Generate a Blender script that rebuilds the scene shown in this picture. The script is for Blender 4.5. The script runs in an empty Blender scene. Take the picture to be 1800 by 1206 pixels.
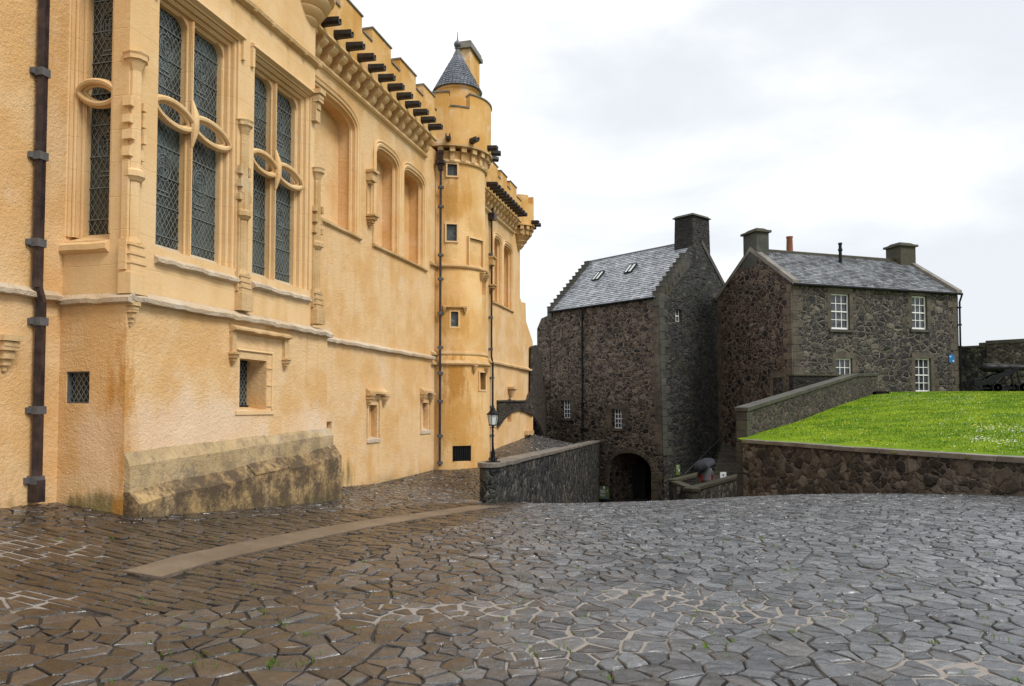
import bpy, bmesh, math, random
import numpy as np
from mathutils import Vector, Matrix, noise
random.seed(7); rng = random.Random(11)
R = math.radians
sc = bpy.context.scene
COL = sc.collection
# ---------------------------------------------------------------- camera calibration (photo is 1800 x 1206)
F = 1330.0; TH = R(2.2); HZ = 717.0; CZ = 1.65
VC = HZ - F * math.tan(TH)
def ray(u, v):
    x = (u - 900) / F; y = (VC - v) / F
    return Vector((x, math.cos(TH) - y * math.sin(TH), math.sin(TH) + y * math.cos(TH)))
def proj(p):
    x, y, z = p[0], p[1], p[2] - CZ
    w = y * math.cos(TH) + z * math.sin(TH)
    if w < .05: return (-9999, -9999)
    h = -y * math.sin(TH) + z * math.cos(TH)
    return (900 + F * x / w, VC - F * h / w)
def at(u, v, Y):
    r = ray(u, v); t = Y / r.y
    return Vector((r.x * t, Y, CZ + r.z * t))
class PL:
    """vertical plane: s along d, z up, o out of the wall"""
    def __init__(s, p, d):
        s.p = Vector((p[0], p[1])); s.d = Vector(d).normalized(); s.n = Vector((s.d.y, -s.d.x))
    def P(s, a, z, o=0.0):
        q = s.p + s.d * a + s.n * o
        return Vector((q.x, q.y, z))
    def hit(s, u, v, o=0.0):
        r = ray(u, v); q = s.p + s.n * o
        t = q.dot(s.n) / (r.x * s.n.x + r.y * s.n.y)
        X, Y = r.x * t, r.y * t
        return ((Vector((X, Y)) - s.p).dot(s.d), CZ + r.z * t)
    def S(s, u, v, o=0.0): return s.hit(u, v, o)[0]
    def Z(s, u, v, o=0.0): return s.hit(u, v, o)[1]
    def off(s, o): return PL(s.p + s.n * o, s.d)
# ---------------------------------------------------------------- mesh builder
class MB:
    def __init__(s): s.v = []; s.f = []; s.c = []
    def add(s, vs, fs, col=None):
        b = len(s.v); s.v += [tuple(p) for p in vs]; s.f += [tuple(i + b for i in f) for f in fs]
        s.c += [col] * len(fs); return s
    def hexa(s, P):
        return s.add(P, [(0, 3, 2, 1), (4, 5, 6, 7), (0, 1, 5, 4), (1, 2, 6, 5), (2, 3, 7, 6), (3, 0, 4, 7)])
    def box(s, pl, s0, s1, z0, z1, o0, o1, tap=0.0):
        P = pl.P
        return s.hexa([P(s0, z0, o0), P(s1, z0, o0), P(s1, z0, o1), P(s0, z0, o1),
                       P(s0 + tap, z1, o0), P(s1 - tap, z1, o0), P(s1 - tap, z1, o1), P(s0 + tap, z1, o1)])
    def prism(s, pl, poly, o0, o1):            # poly in (s,z), extruded along o
        n = len(poly)
        vs = [pl.P(a, z, o0) for a, z in poly] + [pl.P(a, z, o1) for a, z in poly]
        fs = [tuple(range(n)), tuple(range(2 * n - 1, n - 1, -1))] + [(i, (i + 1) % n, n + (i + 1) % n, n + i) for i in range(n)]
        return s.add(vs, fs)
    def sweep(s, pl, prof, s0, s1, n=1, jit=0.0, jo=0.0):   # profile in (o,z) swept along s
        k = len(prof); vs = []; fs = []
        for i in range(n + 1):
            a = s0 + (s1 - s0) * i / n; dz = (rng.random() - .5) * 2 * jit; do = (rng.random() - .5) * 2 * jo
            for (o, z) in prof: vs.append(pl.P(a, z + (dz if o > 0.001 else 0), o + (do if o > .001 else 0)))
        for i in range(n):
            for j in range(k): fs.append((i * k + j, i * k + (j + 1) % k, (i + 1) * k + (j + 1) % k, (i + 1) * k + j))
        fs.append(tuple(range(k))); fs.append(tuple(range(n * k + k - 1, n * k - 1, -1)))
        return s.add(vs, fs)
    def plan(s, pts, z0, z1):                  # plan polygon extruded in z; z may be lists
        n = len(pts)
        za = z0 if isinstance(z0, (list, tuple)) else [z0] * n
        zb = z1 if isinstance(z1, (list, tuple)) else [z1] * n
        vs = [(p[0], p[1], za[i]) for i, p in enumerate(pts)] + [(p[0], p[1], zb[i]) for i, p in enumerate(pts)]
        fs = [tuple(range(n)), tuple(range(2 * n - 1, n - 1, -1))] + [(i, (i + 1) % n, n + (i + 1) % n, n + i) for i in range(n)]
        return s.add(vs, fs)
    def tube(s, pts, r, n=8, closed=False, cap=True, flat=1.0):
        pts = [Vector(p) for p in pts]; m = len(pts); vs = []; fs = []
        rs = r if isinstance(r, (list, tuple)) else [r] * m
        up = None
        for i, p in enumerate(pts):
            a = pts[(i - 1) % m] if (closed or i > 0) else p
            b = pts[(i + 1) % m] if (closed or i < m - 1) else p
            t = (b - a).normalized()
            if up is None:
                up = Vector((0, 0, 1)) if abs(t.z) < .9 else Vector((1, 0, 0))
            e1 = t.cross(up)
            if e1.length < 1e-4: e1 = t.orthogonal()
            e1.normalize(); e2 = e1.cross(t).normalized(); up = e2
            for k in range(n):
                q = 2 * math.pi * (k + .5) / n
                vs.append(p + (e1 * math.cos(q) * flat + e2 * math.sin(q)) * rs[i])
        for i in range(m if closed else m - 1):
            j = (i + 1) % m
            for k in range(n): fs.append((i * n + k, i * n + (k + 1) % n, j * n + (k + 1) % n, j * n + k))
        if cap and not closed:
            fs.append(tuple(range(n))); fs.append(tuple(range(m * n - 1, (m - 1) * n - 1, -1)))
        return s.add(vs, fs)
    def bar(s, a, b, w, h=None):
        return s.tube([a, b], w * .7071, 4)
    def lathe(s, c, prof, n=24, a0=0.0, a1=2 * math.pi, ax=None):   # prof (r,z); closed top/bottom when r=0
        vs = []; fs = []; full = abs(a1 - a0 - 2 * math.pi) < 1e-6
        m = n if full else n + 1
        for (r, z) in prof:
            for k in range(m):
                q = a0 + (a1 - a0) * k / n
                if ax is None: vs.append((c[0] + r * math.cos(q), c[1] + r * math.sin(q), c[2] + z))
                else:
                    A, e1, e2 = ax
                    vs.append(Vector(c) + A * z + e1 * (r * math.cos(q)) + e2 * (r * math.sin(q)))
        for i in range(len(prof) - 1):
            for k in range(n):
                k2 = (k + 1) % m if full else k + 1
                fs.append((i * m + k, i * m + k2, (i + 1) * m + k2, (i + 1) * m + k))
        if full:
            fs.append(tuple(range(m))[::-1]); L = (len(prof) - 1) * m; fs.append(tuple(range(L, L + m)))
        return s.add(vs, fs)
    def ringseg(s, c, r0, r1, z0, z1, a0, a1, n=12):
        vs = []; fs = []
        for k in range(n + 1):
            q = a0 + (a1 - a0) * k / n; cx, sx = math.cos(q), math.sin(q)
            for (r, z) in ((r0, z0), (r1, z0), (r1, z1), (r0, z1)): vs.append((c[0] + r * cx, c[1] + r * sx, z))
        for k in range(n):
            for j in range(4): fs.append((k * 4 + j, k * 4 + (j + 1) % 4, k * 4 + 4 + (j + 1) % 4, k * 4 + 4 + j))
        fs += [(0, 1, 2, 3), (n * 4 + 3, n * 4 + 2, n * 4 + 1, n * 4)]
        return s.add(vs, fs)
def mk_mesh(mb, name, recalc=True):
    me = bpy.data.meshes.new(name)
    me.from_pydata(mb.v, [], mb.f)
    if any(c is not None for c in mb.c):
        ca = me.color_attributes.new('rnd', 'FLOAT_COLOR', 'CORNER')
        arr = []
        for f, c in zip(mb.f, mb.c):
            c = c or (.5, .5, .5)
            arr += [c[0], c[1], c[2], 1.0] * len(f)
        ca.data.foreach_set('color', arr)
    if recalc:
        bm = bmesh.new(); bm.from_mesh(me); bmesh.ops.recalc_face_normals(bm, faces=bm.faces); bm.to_mesh(me); bm.free()
    return me
ORG = {}
SPLIT = {'string_return', 'recess_moulding', 'recess_sill', 'recess_infill', 'plinth_slab', 'carved_corbel', 'niche_bracket', 'label_stop', 'weathered_canopy', 'hood_mould', 'string_boss', 'curtain', 'gable_quoin', 'label_hood', 'surround', 'jamb_stones'}
def pieces(mb, gap=.03):
    n = len(mb.v); p = list(range(n))
    def find(i):
        while p[i] != i: p[i] = p[p[i]]; i = p[i]
        return i
    for f in mb.f:
        for k in f[1:]:
            a, b = find(f[0]), find(k)
            if a != b: p[a] = b
    comp = {}
    for i in range(n): comp.setdefault(find(i), []).append(i)
    G = []
    for ids in comp.values():
        P = [mb.v[i] for i in ids]; G.append([[min(q[k] for q in P) - gap for k in range(3)], [max(q[k] for q in P) + gap for k in range(3)], set(ids)])
    ch = True
    while ch:
        ch = False
        for i in range(len(G)):
            for j in range(i + 1, len(G)):
                if all(G[i][0][k] <= G[j][1][k] and G[j][0][k] <= G[i][1][k] for k in range(3)):
                    G[i] = [[min(G[i][0][k], G[j][0][k]) for k in range(3)], [max(G[i][1][k], G[j][1][k]) for k in range(3)], G[i][2] | G[j][2]]; del G[j]; ch = True; break
            if ch: break
    out = []
    for g in G:
        ids = sorted(g[2]); mp = {a: b for b, a in enumerate(ids)}; m = MB(); m.v = [mb.v[i] for i in ids]
        m.f = [tuple(mp[i] for i in f) for f in mb.f if f[0] in g[2]]; m.c = [None] * len(m.f); out.append(m)
    return out
def build(name, mb, mat, parent=None, cuts=(), smooth=False, bev=0.0, recalc=True):
    if name in SPLIT and not cuts:
        for m in pieces(mb): o = build1(name, m, mat, parent, (), smooth, bev, recalc)
        return o
    return build1(name, mb, mat, parent, cuts, smooth, bev, recalc)
def build1(name, mb, mat, parent=None, cuts=(), smooth=False, bev=0.0, recalc=True):
    me = mk_mesh(mb, name, recalc)
    if cuts or bev:
        o = bpy.data.objects.new('tmp', me); COL.objects.link(o); tmp = []
        for c in cuts:
            cm = mk_mesh(c, 'cut'); co = bpy.data.objects.new('cut', cm); COL.objects.link(co); tmp.append(co)
            md = o.modifiers.new('b', 'BOOLEAN'); md.operation = 'DIFFERENCE'; md.solver = 'EXACT'; md.object = co
        if bev:
            md = o.modifiers.new('v', 'BEVEL'); md.width = bev; md.segments = 2; md.limit_method = 'ANGLE'; md.angle_limit = R(35)
        dg = bpy.context.evaluated_depsgraph_get()
        me2 = bpy.data.meshes.new_from_object(o.evaluated_get(dg)); me2.name = name
        for t in tmp + [o]:
            m_ = t.data; bpy.data.objects.remove(t); bpy.data.meshes.remove(m_)
        me = me2
    me.materials.clear(); me.materials.append(mat)
    if smooth:
        me.polygons.foreach_set('use_smooth', [True] * len(me.polygons))
        if hasattr(me, 'set_sharp_from_angle'): me.set_sharp_from_angle(angle=R(40))
    ob = bpy.data.objects.new(name, me); COL.objects.link(ob)
    if parent is not None:
        org = ORG.get(parent.name, Vector((0, 0, 0)))
        me.transform(Matrix.Translation(-org)); ob.parent = parent; ORG[ob.name] = org
    return ob
def thing(name, label, cat, loc, group=None):
    o = bpy.data.objects.new(name, None); o.empty_display_size = .3; COL.objects.link(o)
    o.location = loc; ORG[o.name] = Vector(loc)
    o['label'] = label; o['category'] = cat
    if group: o['group'] = group
    return o
def solo(name, mb, mat, label, cat, loc, group=None, **k):
    ob = build(name, mb, mat, None, **k)
    ob.data.transform(Matrix.Translation(-Vector(loc))); ob.location = loc
    ob['label'] = label; ob['category'] = cat
    if group: ob['group'] = group
    return ob
def text(txt, size, pl, a, z, o, mat, parent, bold=False):
    cu = bpy.data.curves.new('t', 'FONT'); cu.body = txt; cu.size = size; cu.extrude = .002
    if bold: cu.offset = size * .02
    t = bpy.data.objects.new('t', cu); COL.objects.link(t)
    dg = bpy.context.evaluated_depsgraph_get(); me = bpy.data.meshes.new_from_object(t.evaluated_get(dg))
    bpy.data.objects.remove(t)
    for v in me.vertices:
        v.co = pl.P(a + v.co.x, z + v.co.y, o + v.co.z)
    org = ORG.get(parent.name, Vector((0, 0, 0))); me.transform(Matrix.Translation(-org))
    me.materials.clear(); me.materials.append(mat); me.name = 'lettering'
    ob = bpy.data.objects.new('lettering', me); COL.objects.link(ob); ob.parent = parent; ORG[ob.name] = org
    return ob
# ---------------------------------------------------------------- materials
class NT:
    def __init__(s, name):
        s.m = bpy.data.materials.new(name); s.m.use_nodes = True; s.t = s.m.node_tree; s.N = s.t.nodes; s.L = s.t.links
        s.b = s.N['Principled BSDF']; s.pos = s.N.new('ShaderNodeNewGeometry').outputs['Position']
    def set(s, inp, val):
        if hasattr(val, 'is_linked') or isinstance(val, bpy.types.NodeSocket): s.L.new(val, inp)
        else:
            if isinstance(val, tuple) and len(val) == 3 and inp.type == 'RGBA': val = val + (1,)
            inp.default_value = val
    def map(s, sx, sy, sz, rot=0.0, vec=None):
        n = s.N.new('ShaderNodeMapping'); n.inputs['Scale'].default_value = (sx, sy, sz); n.inputs['Rotation'].default_value = (0, 0, rot)
        s.L.new(vec or s.pos, n.inputs['Vector']); return n.outputs[0]
    def noise(s, sc_, det=4, rough=.55, vec=None, col=False, dist=0.0):
        n = s.N.new('ShaderNodeTexNoise'); n.inputs['Scale'].default_value = sc_; n.inputs['Detail'].default_value = det
        n.inputs['Roughness'].default_value = rough; n.inputs['Distortion'].default_value = dist
        s.L.new(vec or s.pos, n.inputs['Vector']); return n.outputs['Color' if col else 'Fac']
    def vor(s, sc_, feat='F1', vec=None, out='Distance', rand=1.0):
        n = s.N.new('ShaderNodeTexVoronoi'); n.feature = feat; n.inputs['Scale'].default_value = sc_; n.inputs['Randomness'].default_value = rand
        s.L.new(vec or s.pos, n.inputs['Vector']); return n.outputs[out]
    def ramp(s, f, a, b, ca=(0, 0, 0), cb=(1, 1, 1)):
        n = s.N.new('ShaderNodeMapRange'); n.interpolation_type = 'SMOOTHSTEP'
        s.set(n.inputs['Value'], f); n.inputs['From Min'].default_value = a; n.inputs['From Max'].default_value = b
        return n.outputs[0]
    def mix(s, f, a, b, mode='MIX'):
        n = s.N.new('ShaderNodeMix'); n.data_type = 'RGBA'; n.blend_type = mode; n.clamp_factor = True
        s.set(n.inputs[0], f); s.set(n.inputs[6], a); s.set(n.inputs[7], b); return n.outputs[2]
    def math(s, op, a, b=0.0, c=0.0):
        n = s.N.new('ShaderNodeMath'); n.operation = op; s.set(n.inputs[0], a); s.set(n.inputs[1], b); s.set(n.inputs[2], c); return n.outputs[0]
    def vmath(s, op, a, b):
        n = s.N.new('ShaderNodeVectorMath'); n.operation = op; s.set(n.inputs[0], a); s.set(n.inputs[1], b); return n.outputs[0]
    def z(s, vec=None):
        n = s.N.new('ShaderNodeSeparateXYZ'); s.L.new(vec or s.pos, n.inputs[0]); return n.outputs[2]
    def bump(s, h, strength, dist, prev=None):
        n = s.N.new('ShaderNodeBump'); n.inputs['Strength'].default_value = strength; n.inputs['Distance'].default_value = dist
        s.set(n.inputs['Height'], h)
        if prev: s.L.new(prev, n.inputs['Normal'])
        return n.outputs[0]
    def attr(s, name='rnd'):
        n = s.N.new('ShaderNodeAttribute'); n.attribute_name = name; return n
    def out(s, col, rough=.8, nrm=None, spec=.5, metal=0.0):
        s.set(s.b.inputs['Base Color'], col); s.set(s.b.inputs['Roughness'], rough); s.b.inputs['Specular IOR Level'].default_value = spec
        s.b.inputs['Metallic'].default_value = metal
        if nrm: s.L.new(nrm, s.b.inputs['Normal'])
        return s.m
def m_lime(name, c1, c2, pale, rust, pamt=.5, ramt=.3, bump=.6, dark=None, moss=0.0, spots=(), joints=0):
    t = NT(name)
    n1 = t.noise(.9, 6, .6); col = t.mix(t.ramp(n1, .40, .60), c1, c2)
    n2 = t.noise(1.3, 8, .68, vec=t.map(1, 1, .8)); col = t.mix(t.math('MULTIPLY', t.ramp(n2, .55, .70), pamt), col, pale)
    st = t.noise(1.0, 6, .65, vec=t.map(3.2, 3.2, .45)); col = t.mix(t.math('MULTIPLY', t.ramp(st, .52, .72), ramt), col, rust)
    n4 = t.noise(14, 6, .7); col = t.mix(t.math('MULTIPLY', t.ramp(n4, .30, .75), .30), t.mix(.25, col, rust), col)
    col = t.mix(t.math('MULTIPLY', t.ramp(t.noise(26, 7, .75), .56, .70), .28), col, t.mix(.55, col, rust))
    col = t.mix(.10, col, t.noise(60, 3, .6), 'MULTIPLY')
    jl = None
    if joints:
        v = t.math('FRACT', t.math('ADD', t.math('MULTIPLY', t.z(), joints), t.math('MULTIPLY', t.noise(1.5, 2), .10))); jl = t.ramp(t.math('ABSOLUTE', t.math('SUBTRACT', v, .5)), .480, .496)
        col = t.mix(t.math('MULTIPLY', jl, .32), col, rust)
    for (c, r, cc, am, sx) in spots:                  # stains with a place of their own, broken up by streaky noise
        dv = t.vmath('MULTIPLY', t.vmath('SUBTRACT', t.pos, c), tuple(1 / q for q in r))
        ln = t.N.new('ShaderNodeVectorMath'); ln.operation = 'LENGTH'; t.L.new(dv, ln.inputs[0])
        sn = t.noise(1.0, 7, .68, vec=t.map(sx, sx, sx * .22))
        f = t.ramp(t.math('SUBTRACT', t.math('ADD', sn, .28), t.math('MULTIPLY', ln.outputs['Value'], .42)), .33, .60)
        col = t.mix(t.math('MULTIPLY', f, am), col, cc)
    if dark:
        dn = t.noise(1.6, 10, .75, vec=t.map(1.7, 1.7, 1.5)); thr = t.ramp(t.math('ADD', t.math('MULTIPLY', dn, .7), t.math('MULTIPLY', t.noise(17, 8, .8), .3)), dark[1] - .02, dark[1] + .17)
        col = t.mix(t.math('MULTIPLY', thr, dark[2]), col, dark[0])
    if moss:
        z = t.z(); lo = t.ramp(t.math('ADD', z, t.math('MULTIPLY', t.noise(2.2, 6, .7), 1.3)), .95 + moss, .25 + moss)
        col = t.mix(t.math('MULTIPLY', lo, t.ramp(t.noise(1.1, 5), .36, .6)), col, (.10, .085, .03))
    h = t.math('ADD', t.math('MULTIPLY', t.noise(17, 8, .70, vec=t.map(1, 1, 1.2)), .60), t.math('ADD', t.math('MULTIPLY', t.noise(2.2, 3, .5), .9), t.math('MULTIPLY', t.noise(42, 4, .6), .30)))
    if jl: h = t.math('SUBTRACT', h, t.math('MULTIPLY', jl, .35))
    nb = t.bump(h, bump, .055)
    return t.out(col, .82, nb, .25)
def m_rubble(name, stones, mortar, scale=2.6, zs=1.25, lich=.15, moss=0.0, rough=.62, bump=1.0, big=.42, jw=.055, seed=0.0, bdist=.06):
    t = NT(name)
    base = t.map(1, 1, zs); wob = t.vmath('SCALE', t.noise(scale * 1.6, 3, .5, col=True), (0, 0, 0))
    # distort the position a little so the stones are not clean cells
    n = t.N.new('ShaderNodeVectorMath'); n.operation = 'MULTIPLY_ADD'
    t.L.new(t.noise(scale * 1.3, 4, .6, col=True), n.inputs[0]); n.inputs[1].default_value = (.28 / scale * 2.2,) * 3; t.L.new(base, n.inputs[2])
    off = t.vmath('ADD', n.outputs[0], (seed, seed * 1.7, seed * .6))
    dL = t.vor(scale, 'DISTANCE_TO_EDGE', off); cL = t.vor(scale, 'F1', off, 'Color')
    dS = t.vor(scale * 2.3, 'DISTANCE_TO_EDGE', off); cS = t.vor(scale * 2.3, 'F1', off, 'Color')
    sepL = t.N.new('ShaderNodeSeparateColor'); t.L.new(cL, sepL.inputs[0])
    sepS = t.N.new('ShaderNodeSeparateColor'); t.L.new(cS, sepS.inputs[0])
    fL = t.vor(scale, 'F1', off); fLn = t.math('ADD', fL, t.math('MULTIPLY', t.math('SUBTRACT', t.noise(scale * 4, 3), .5), .16))
    isbig = t.math('MULTIPLY', t.math('GREATER_THAN', sepL.outputs[0], big), t.math('LESS_THAN', fLn, .58))
    mL = t.math('MULTIPLY', t.ramp(dL, jw * .5, jw * 1.15), t.ramp(fLn, .58, .50)); mS = t.ramp(t.math('MULTIPLY', dS, .8), jw * .35, jw * .8)
    d = t.math('ADD', t.math('MULTIPLY', isbig, mL), t.math('MULTIPLY', t.math('SUBTRACT', 1.0, isbig), mS))
    rr = t.math('ADD', t.math('MULTIPLY', isbig, sepL.outputs[1]), t.math('MULTIPLY', t.math('SUBTRACT', 1.0, isbig), sepS.outputs[1]))
    cr = t.N.new('ShaderNodeValToRGB'); cr.color_ramp.interpolation = 'CONSTANT'
    els = cr.color_ramp.elements
    els[0].position = 0; els[0].color = stones[0] + (1,); els[1].position = 1 / len(stones); els[1].color = stones[1] + (1,)
    for i in range(2, len(stones)):
        e = els.new(i / len(stones)); e.color = stones[i] + (1,)
    t.L.new(rr, cr.inputs[0])
    scol = t.mix(t.ramp(t.noise(11, 6, .7), .25, .8), t.mix(.5, cr.outputs[0], (0, 0, 0)), cr.outputs[0])
    mcol = t.mix(t.noise(6, 5, .7), mortar, tuple(c * .45 for c in mortar))
    col = t.mix(d, mcol, scol)
    col = t.mix(t.ramp(t.noise(.55, 5, .65), .45, .72), col, t.mix(.70, (.012, .011, .010), col))
    ln = t.noise(7, 8, .75); col = t.mix(t.math('MULTIPLY', t.ramp(ln, .60, .72), lich), col, (.30, .29, .25))
    if moss: col = t.mix(t.math('MULTIPLY', t.ramp(t.noise(1.3, 8, .72), .50, .66), moss), col, (.055, .068, .028))
    dome = t.math('ADD', t.math('MULTIPLY', isbig, t.ramp(dL, 0, .22)), t.math('MULTIPLY', t.math('SUBTRACT', 1.0, isbig), t.math('MULTIPLY', t.ramp(dS, 0, .2), .55)))
    h = t.math('ADD', dome, t.math('MULTIPLY', t.noise(16, 6, .7), .55))
    return t.out(col, t.math('ADD', rough - .12, t.math('MULTIPLY', t.noise(5, 4), .3)), t.bump(h, bump, bdist), .3)
def m_plain(name, c, rough=.6, var=.25, sc_=5, bump=.15, bd=.01, spec=.4, metal=0.0, c2=None):
    t = NT(name); n = t.noise(sc_, 6, .65)
    col = t.mix(t.ramp(n, .3, .75), tuple(x * (1 - var) for x in c), c2 or c)
    return t.out(col, rough, t.bump(t.noise(sc_ * 4, 5, .65), bump, bd), spec, metal)
def m_stone(name, c1, c2, lich=(.3, .3, .26), lamt=.3, moss=None, rough=.7, bump=.5):
    t = NT(name); col = t.mix(t.ramp(t.noise(1.6, 7, .68), .3, .7), c1, c2)
    col = t.mix(t.math('MULTIPLY', t.ramp(t.noise(6, 8, .75), .55, .72), lamt), col, lich)
    if moss: col = t.mix(t.math('MULTIPLY', t.ramp(t.noise(2.4, 8, .7), .42, .60), moss[1]), col, moss[0])
    h = t.math('ADD', t.noise(7, 8, .65), t.math('MULTIPLY', t.noise(30, 4), .4))
    return t.out(col, rough, t.bump(h, bump, .025), .35)
M = {}
SPL = [((-5.0, 9.45, .40), (.8, .5, .20), (.13, .11, .035), .85, 4), ((-7.0, 9.2, .50), (1.2, 1.0, .16), (.16, .12, .05), .7, 4), ((-4.85, 9.35, 1.3), (.34, .34, 1.6), (.50, .215, .03), .75, 9), ((-4.4, 10.8, 1.35), (1.5, 2.0, .55), (.84, .68, .55), .42, 2.6), ((-3.5, 14.2, 1.3), (1.3, 1.8, .5), (.84, .68, .52), .35, 2.6), ((-3.9, 15.5, .15), (.8, 1.3, .42), (.11, .10, .03), .9, 3), ((-5.1, 9.6, 1.2), (.5, .4, .7), (.78, .56, .36), .5, 6)]
SPT = [((-1.6, 21.6, 2.5), (.42, .5, .9), (.40, .17, .015), .8, 8), ((-1.5, 21.6, 1.2), (.7, .6, 1.1), (.50, .25, .05), .7, 5), ((-1.7, 21.6, 4.2), (.7, .5, .6), (.48, .23, .035), .55, 6), ((-1.9, 21.5, 7.6), (.9, .6, .9), (.47, .22, .03), .6, 4)]
M['lime'] = m_lime('limewash_harling', (.76, .47, .21), (.84, .595, .335), (.86, .70, .54), (.64, .34, .10), .6, .42, .75, moss=-.16, spots=SPL)
M['lime2'] = m_lime('limewash_upper', (.62, .35, .10), (.74, .47, .19), (.82, .72, .58), (.55, .25, .045), .75, .5, .4)
M['limetower'] = m_lime('limewash_tower', (.72, .435, .17), (.82, .57, .285), (.82, .64, .42), (.55, .27, .055), .5, .5, .55, spots=SPT)
M['ash'] = m_lime('dressed_sandstone', (.76, .50, .245), (.82, .585, .325), (.84, .68, .48), (.60, .36, .13), .4, .35, .28, joints=2.3)
M['ashd'] = m_lime('dressed_sandstone_weathered', (.58, .36, .15), (.75, .52, .27), (.68, .58, .43), (.34, .22, .10), .5, .5, .6)
M['pale'] = m_lime('weathered_ledge_stone', (.66, .49, .31), (.74, .61, .45), (.80, .75, .66), (.36, .29, .20), .7, .6, 1.0)
M['plinth'] = m_lime('stained_plinth', (.50, .33, .14), (.66, .45, .21), (.62, .50, .34), (.20, .13, .06), .35, .6, .8, dark=((.075, .053, .036), .385, .92), moss=.12)
M['plinth_top'] = m_lime('plinth_weathering', (.50, .36, .18), (.66, .48, .26), (.58, .52, .42), (.22, .16, .09), .6, .6, .8, dark=((.15, .12, .09), .46, .75))
M['stain'] = m_lime('rust_stain', (.50, .24, .035), (.60, .33, .07), (.66, .42, .16), (.40, .17, .02), .2, .7, .5)
ST = [(.028, .022, .019), (.045, .028, .019), (.060, .040, .028), (.020, .019, .020), (.105, .075, .052), (.036, .030, .028)]
M['rub_mid'] = m_rubble('rubble_brown', [(.022,.017,.014),(.058,.036,.024),(.042,.028,.021),(.016,.014,.014),(.17,.13,.095),(.078,.052,.036),(.11,.08,.058),(.22,.18,.14)], (.32, .235, .17), 2.35, 1.6, .3, big=.45, seed=1.3, jw=.07)
M['rub_grey'] = m_rubble('rubble_grey', [(.03, .03, .032), (.05, .05, .048), (.085, .08, .07), (.028, .027, .03), (.10, .095, .08), (.022, .022, .024)], (.060, .056, .048), 2.4, 1.8, .4, .5, big=.6, seed=4.1)
M['rub_right'] = m_rubble('rubble_gable', [(.020,.015,.013),(.050,.026,.016),(.070,.036,.022),(.016,.013,.013),(.17,.13,.095),(.036,.022,.016),(.12,.09,.065)], (.32, .235, .175), 2.35, 1.35, .2, big=.40, jw=.065, seed=7.7)
M['rub_front'] = m_rubble('rubble_front', [(.026, .023, .026), (.046, .036, .034), (.034, .029, .031), (.075, .06, .048), (.022, .019, .022), (.028, .023, .023), (.18, .15, .12)], (.23, .195, .155), 2.15, 1.4, .3, .25, big=.35, jw=.055, seed=2.9)
M['rub_wall'] = m_rubble('rubble_retaining', [(.045, .036, .029), (.09, .072, .056), (.03, .026, .024), (.15, .125, .10), (.062, .05, .041), (.22, .19, .155)], (.17, .14, .11), 2.9, 1.2, .45, .3, big=.35, seed=5.5, jw=.045, bdist=.05)
M['rub_dark'] = m_rubble('rubble_dark_wet', [(.022, .022, .024), (.038, .037, .038), (.085, .078, .068), (.017, .017, .019), (.17, .155, .125)], (.075, .07, .06), 3.0, 1.1, .8, .25, rough=.5, big=.4, seed=9.2, jw=.045)
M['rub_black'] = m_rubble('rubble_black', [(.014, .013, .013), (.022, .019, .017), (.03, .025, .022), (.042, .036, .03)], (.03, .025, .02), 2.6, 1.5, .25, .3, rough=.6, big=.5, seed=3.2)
M['quoin'] = m_stone('quoin_sandstone', (.045, .035, .026), (.15, .115, .078), lamt=.25)
M['quoin_grey'] = m_stone('quoin_grey', (.030, .029, .027), (.085, .080, .070), lamt=.3, moss=((.05, .06, .03), .4))
M['surround'] = m_stone('window_surround_stone', (.045, .037, .028), (.11, .09, .064), lamt=.2)
M['coping'] = m_stone('coping_stone', (.11, .095, .078), (.23, .205, .17), lamt=.3, rough=.45)
M['coping_dark'] = m_stone('coping_dark', (.032, .028, .026), (.075, .064, .055), lamt=.3, moss=((.06, .07, .02), .35), rough=.45)
M['coping_moss'] = m_stone('coping_mossy', (.032, .028, .020), (.062, .054, .038), lamt=.12, moss=((.055, .058, .018), .5))
M['concrete'] = m_stone('drain_slab', (.115, .088, .064), (.19, .148, .11), lich=(.06, .048, .036), lamt=.55, rough=.4, bump=.45)
M['lead'] = m_plain('lead_pipe', (.028, .022, .026), .42, .5, 7, .2, c2=(.065, .042, .042))
M['leadg'] = m_plain('lead_collar', (.13, .13, .135), .5, .4, 9, .2)
M['iron'] = m_plain('black_iron', (.006, .0065, .008), .42, .3, 9, .1, spec=.18, c2=(.012, .012, .014))
M['spout'] = m_plain('tarred_spout', (.010, .010, .010), .5, .5, 14, .3, c2=(.035, .03, .028))
M['came'] = m_plain('lead_came', (.19, .215, .21), .5, .3, 12, .05)
M['white'] = m_plain('white_paint', (.80, .80, .79), .45, .08, 3, .03)
M['curtain'] = m_plain('net_curtain', (.55, .56, .56), .8, .15, 4, .2)
M['pot'] = m_plain('terracotta', (.33, .12, .055), .7, .35, 8, .2)
M['wood_dark'] = m_plain('dark_green_door', (.012, .02, .018), .6, .3, 5, .2)
M['rub_arch'] = m_rubble('rubble_arch', [(.035, .028, .023), (.07, .052, .04), (.025, .021, .02), (.13, .10, .078)], (.13, .10, .075), 2.6, 1.5, .3, .3, rough=.6, big=.5, seed=3.9)
M['black'] = m_plain('void_black', (.006, .006, .006), .9, .3, 3, .1)
def m_glass(name, c1, c2, rough=.08, nb=.25, sc_=3.0):
    t = NT(name); col = t.mix(t.ramp(t.noise(sc_, 3, .5), .40, .62), c1, c2)
    v = t.vor(9.0, 'F1', None, 'Color'); nm = t.bump(t.math('ADD', t.noise(11, 3, .6), t.math('MULTIPLY', t.noise(3, 2), .8)), nb, .035)
    return t.out(col, rough, nm, .6)
M['glass'] = m_glass('leaded_glass', (.014, .020, .016), (.065, .088, .082), .07, .9, 1.8)
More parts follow.
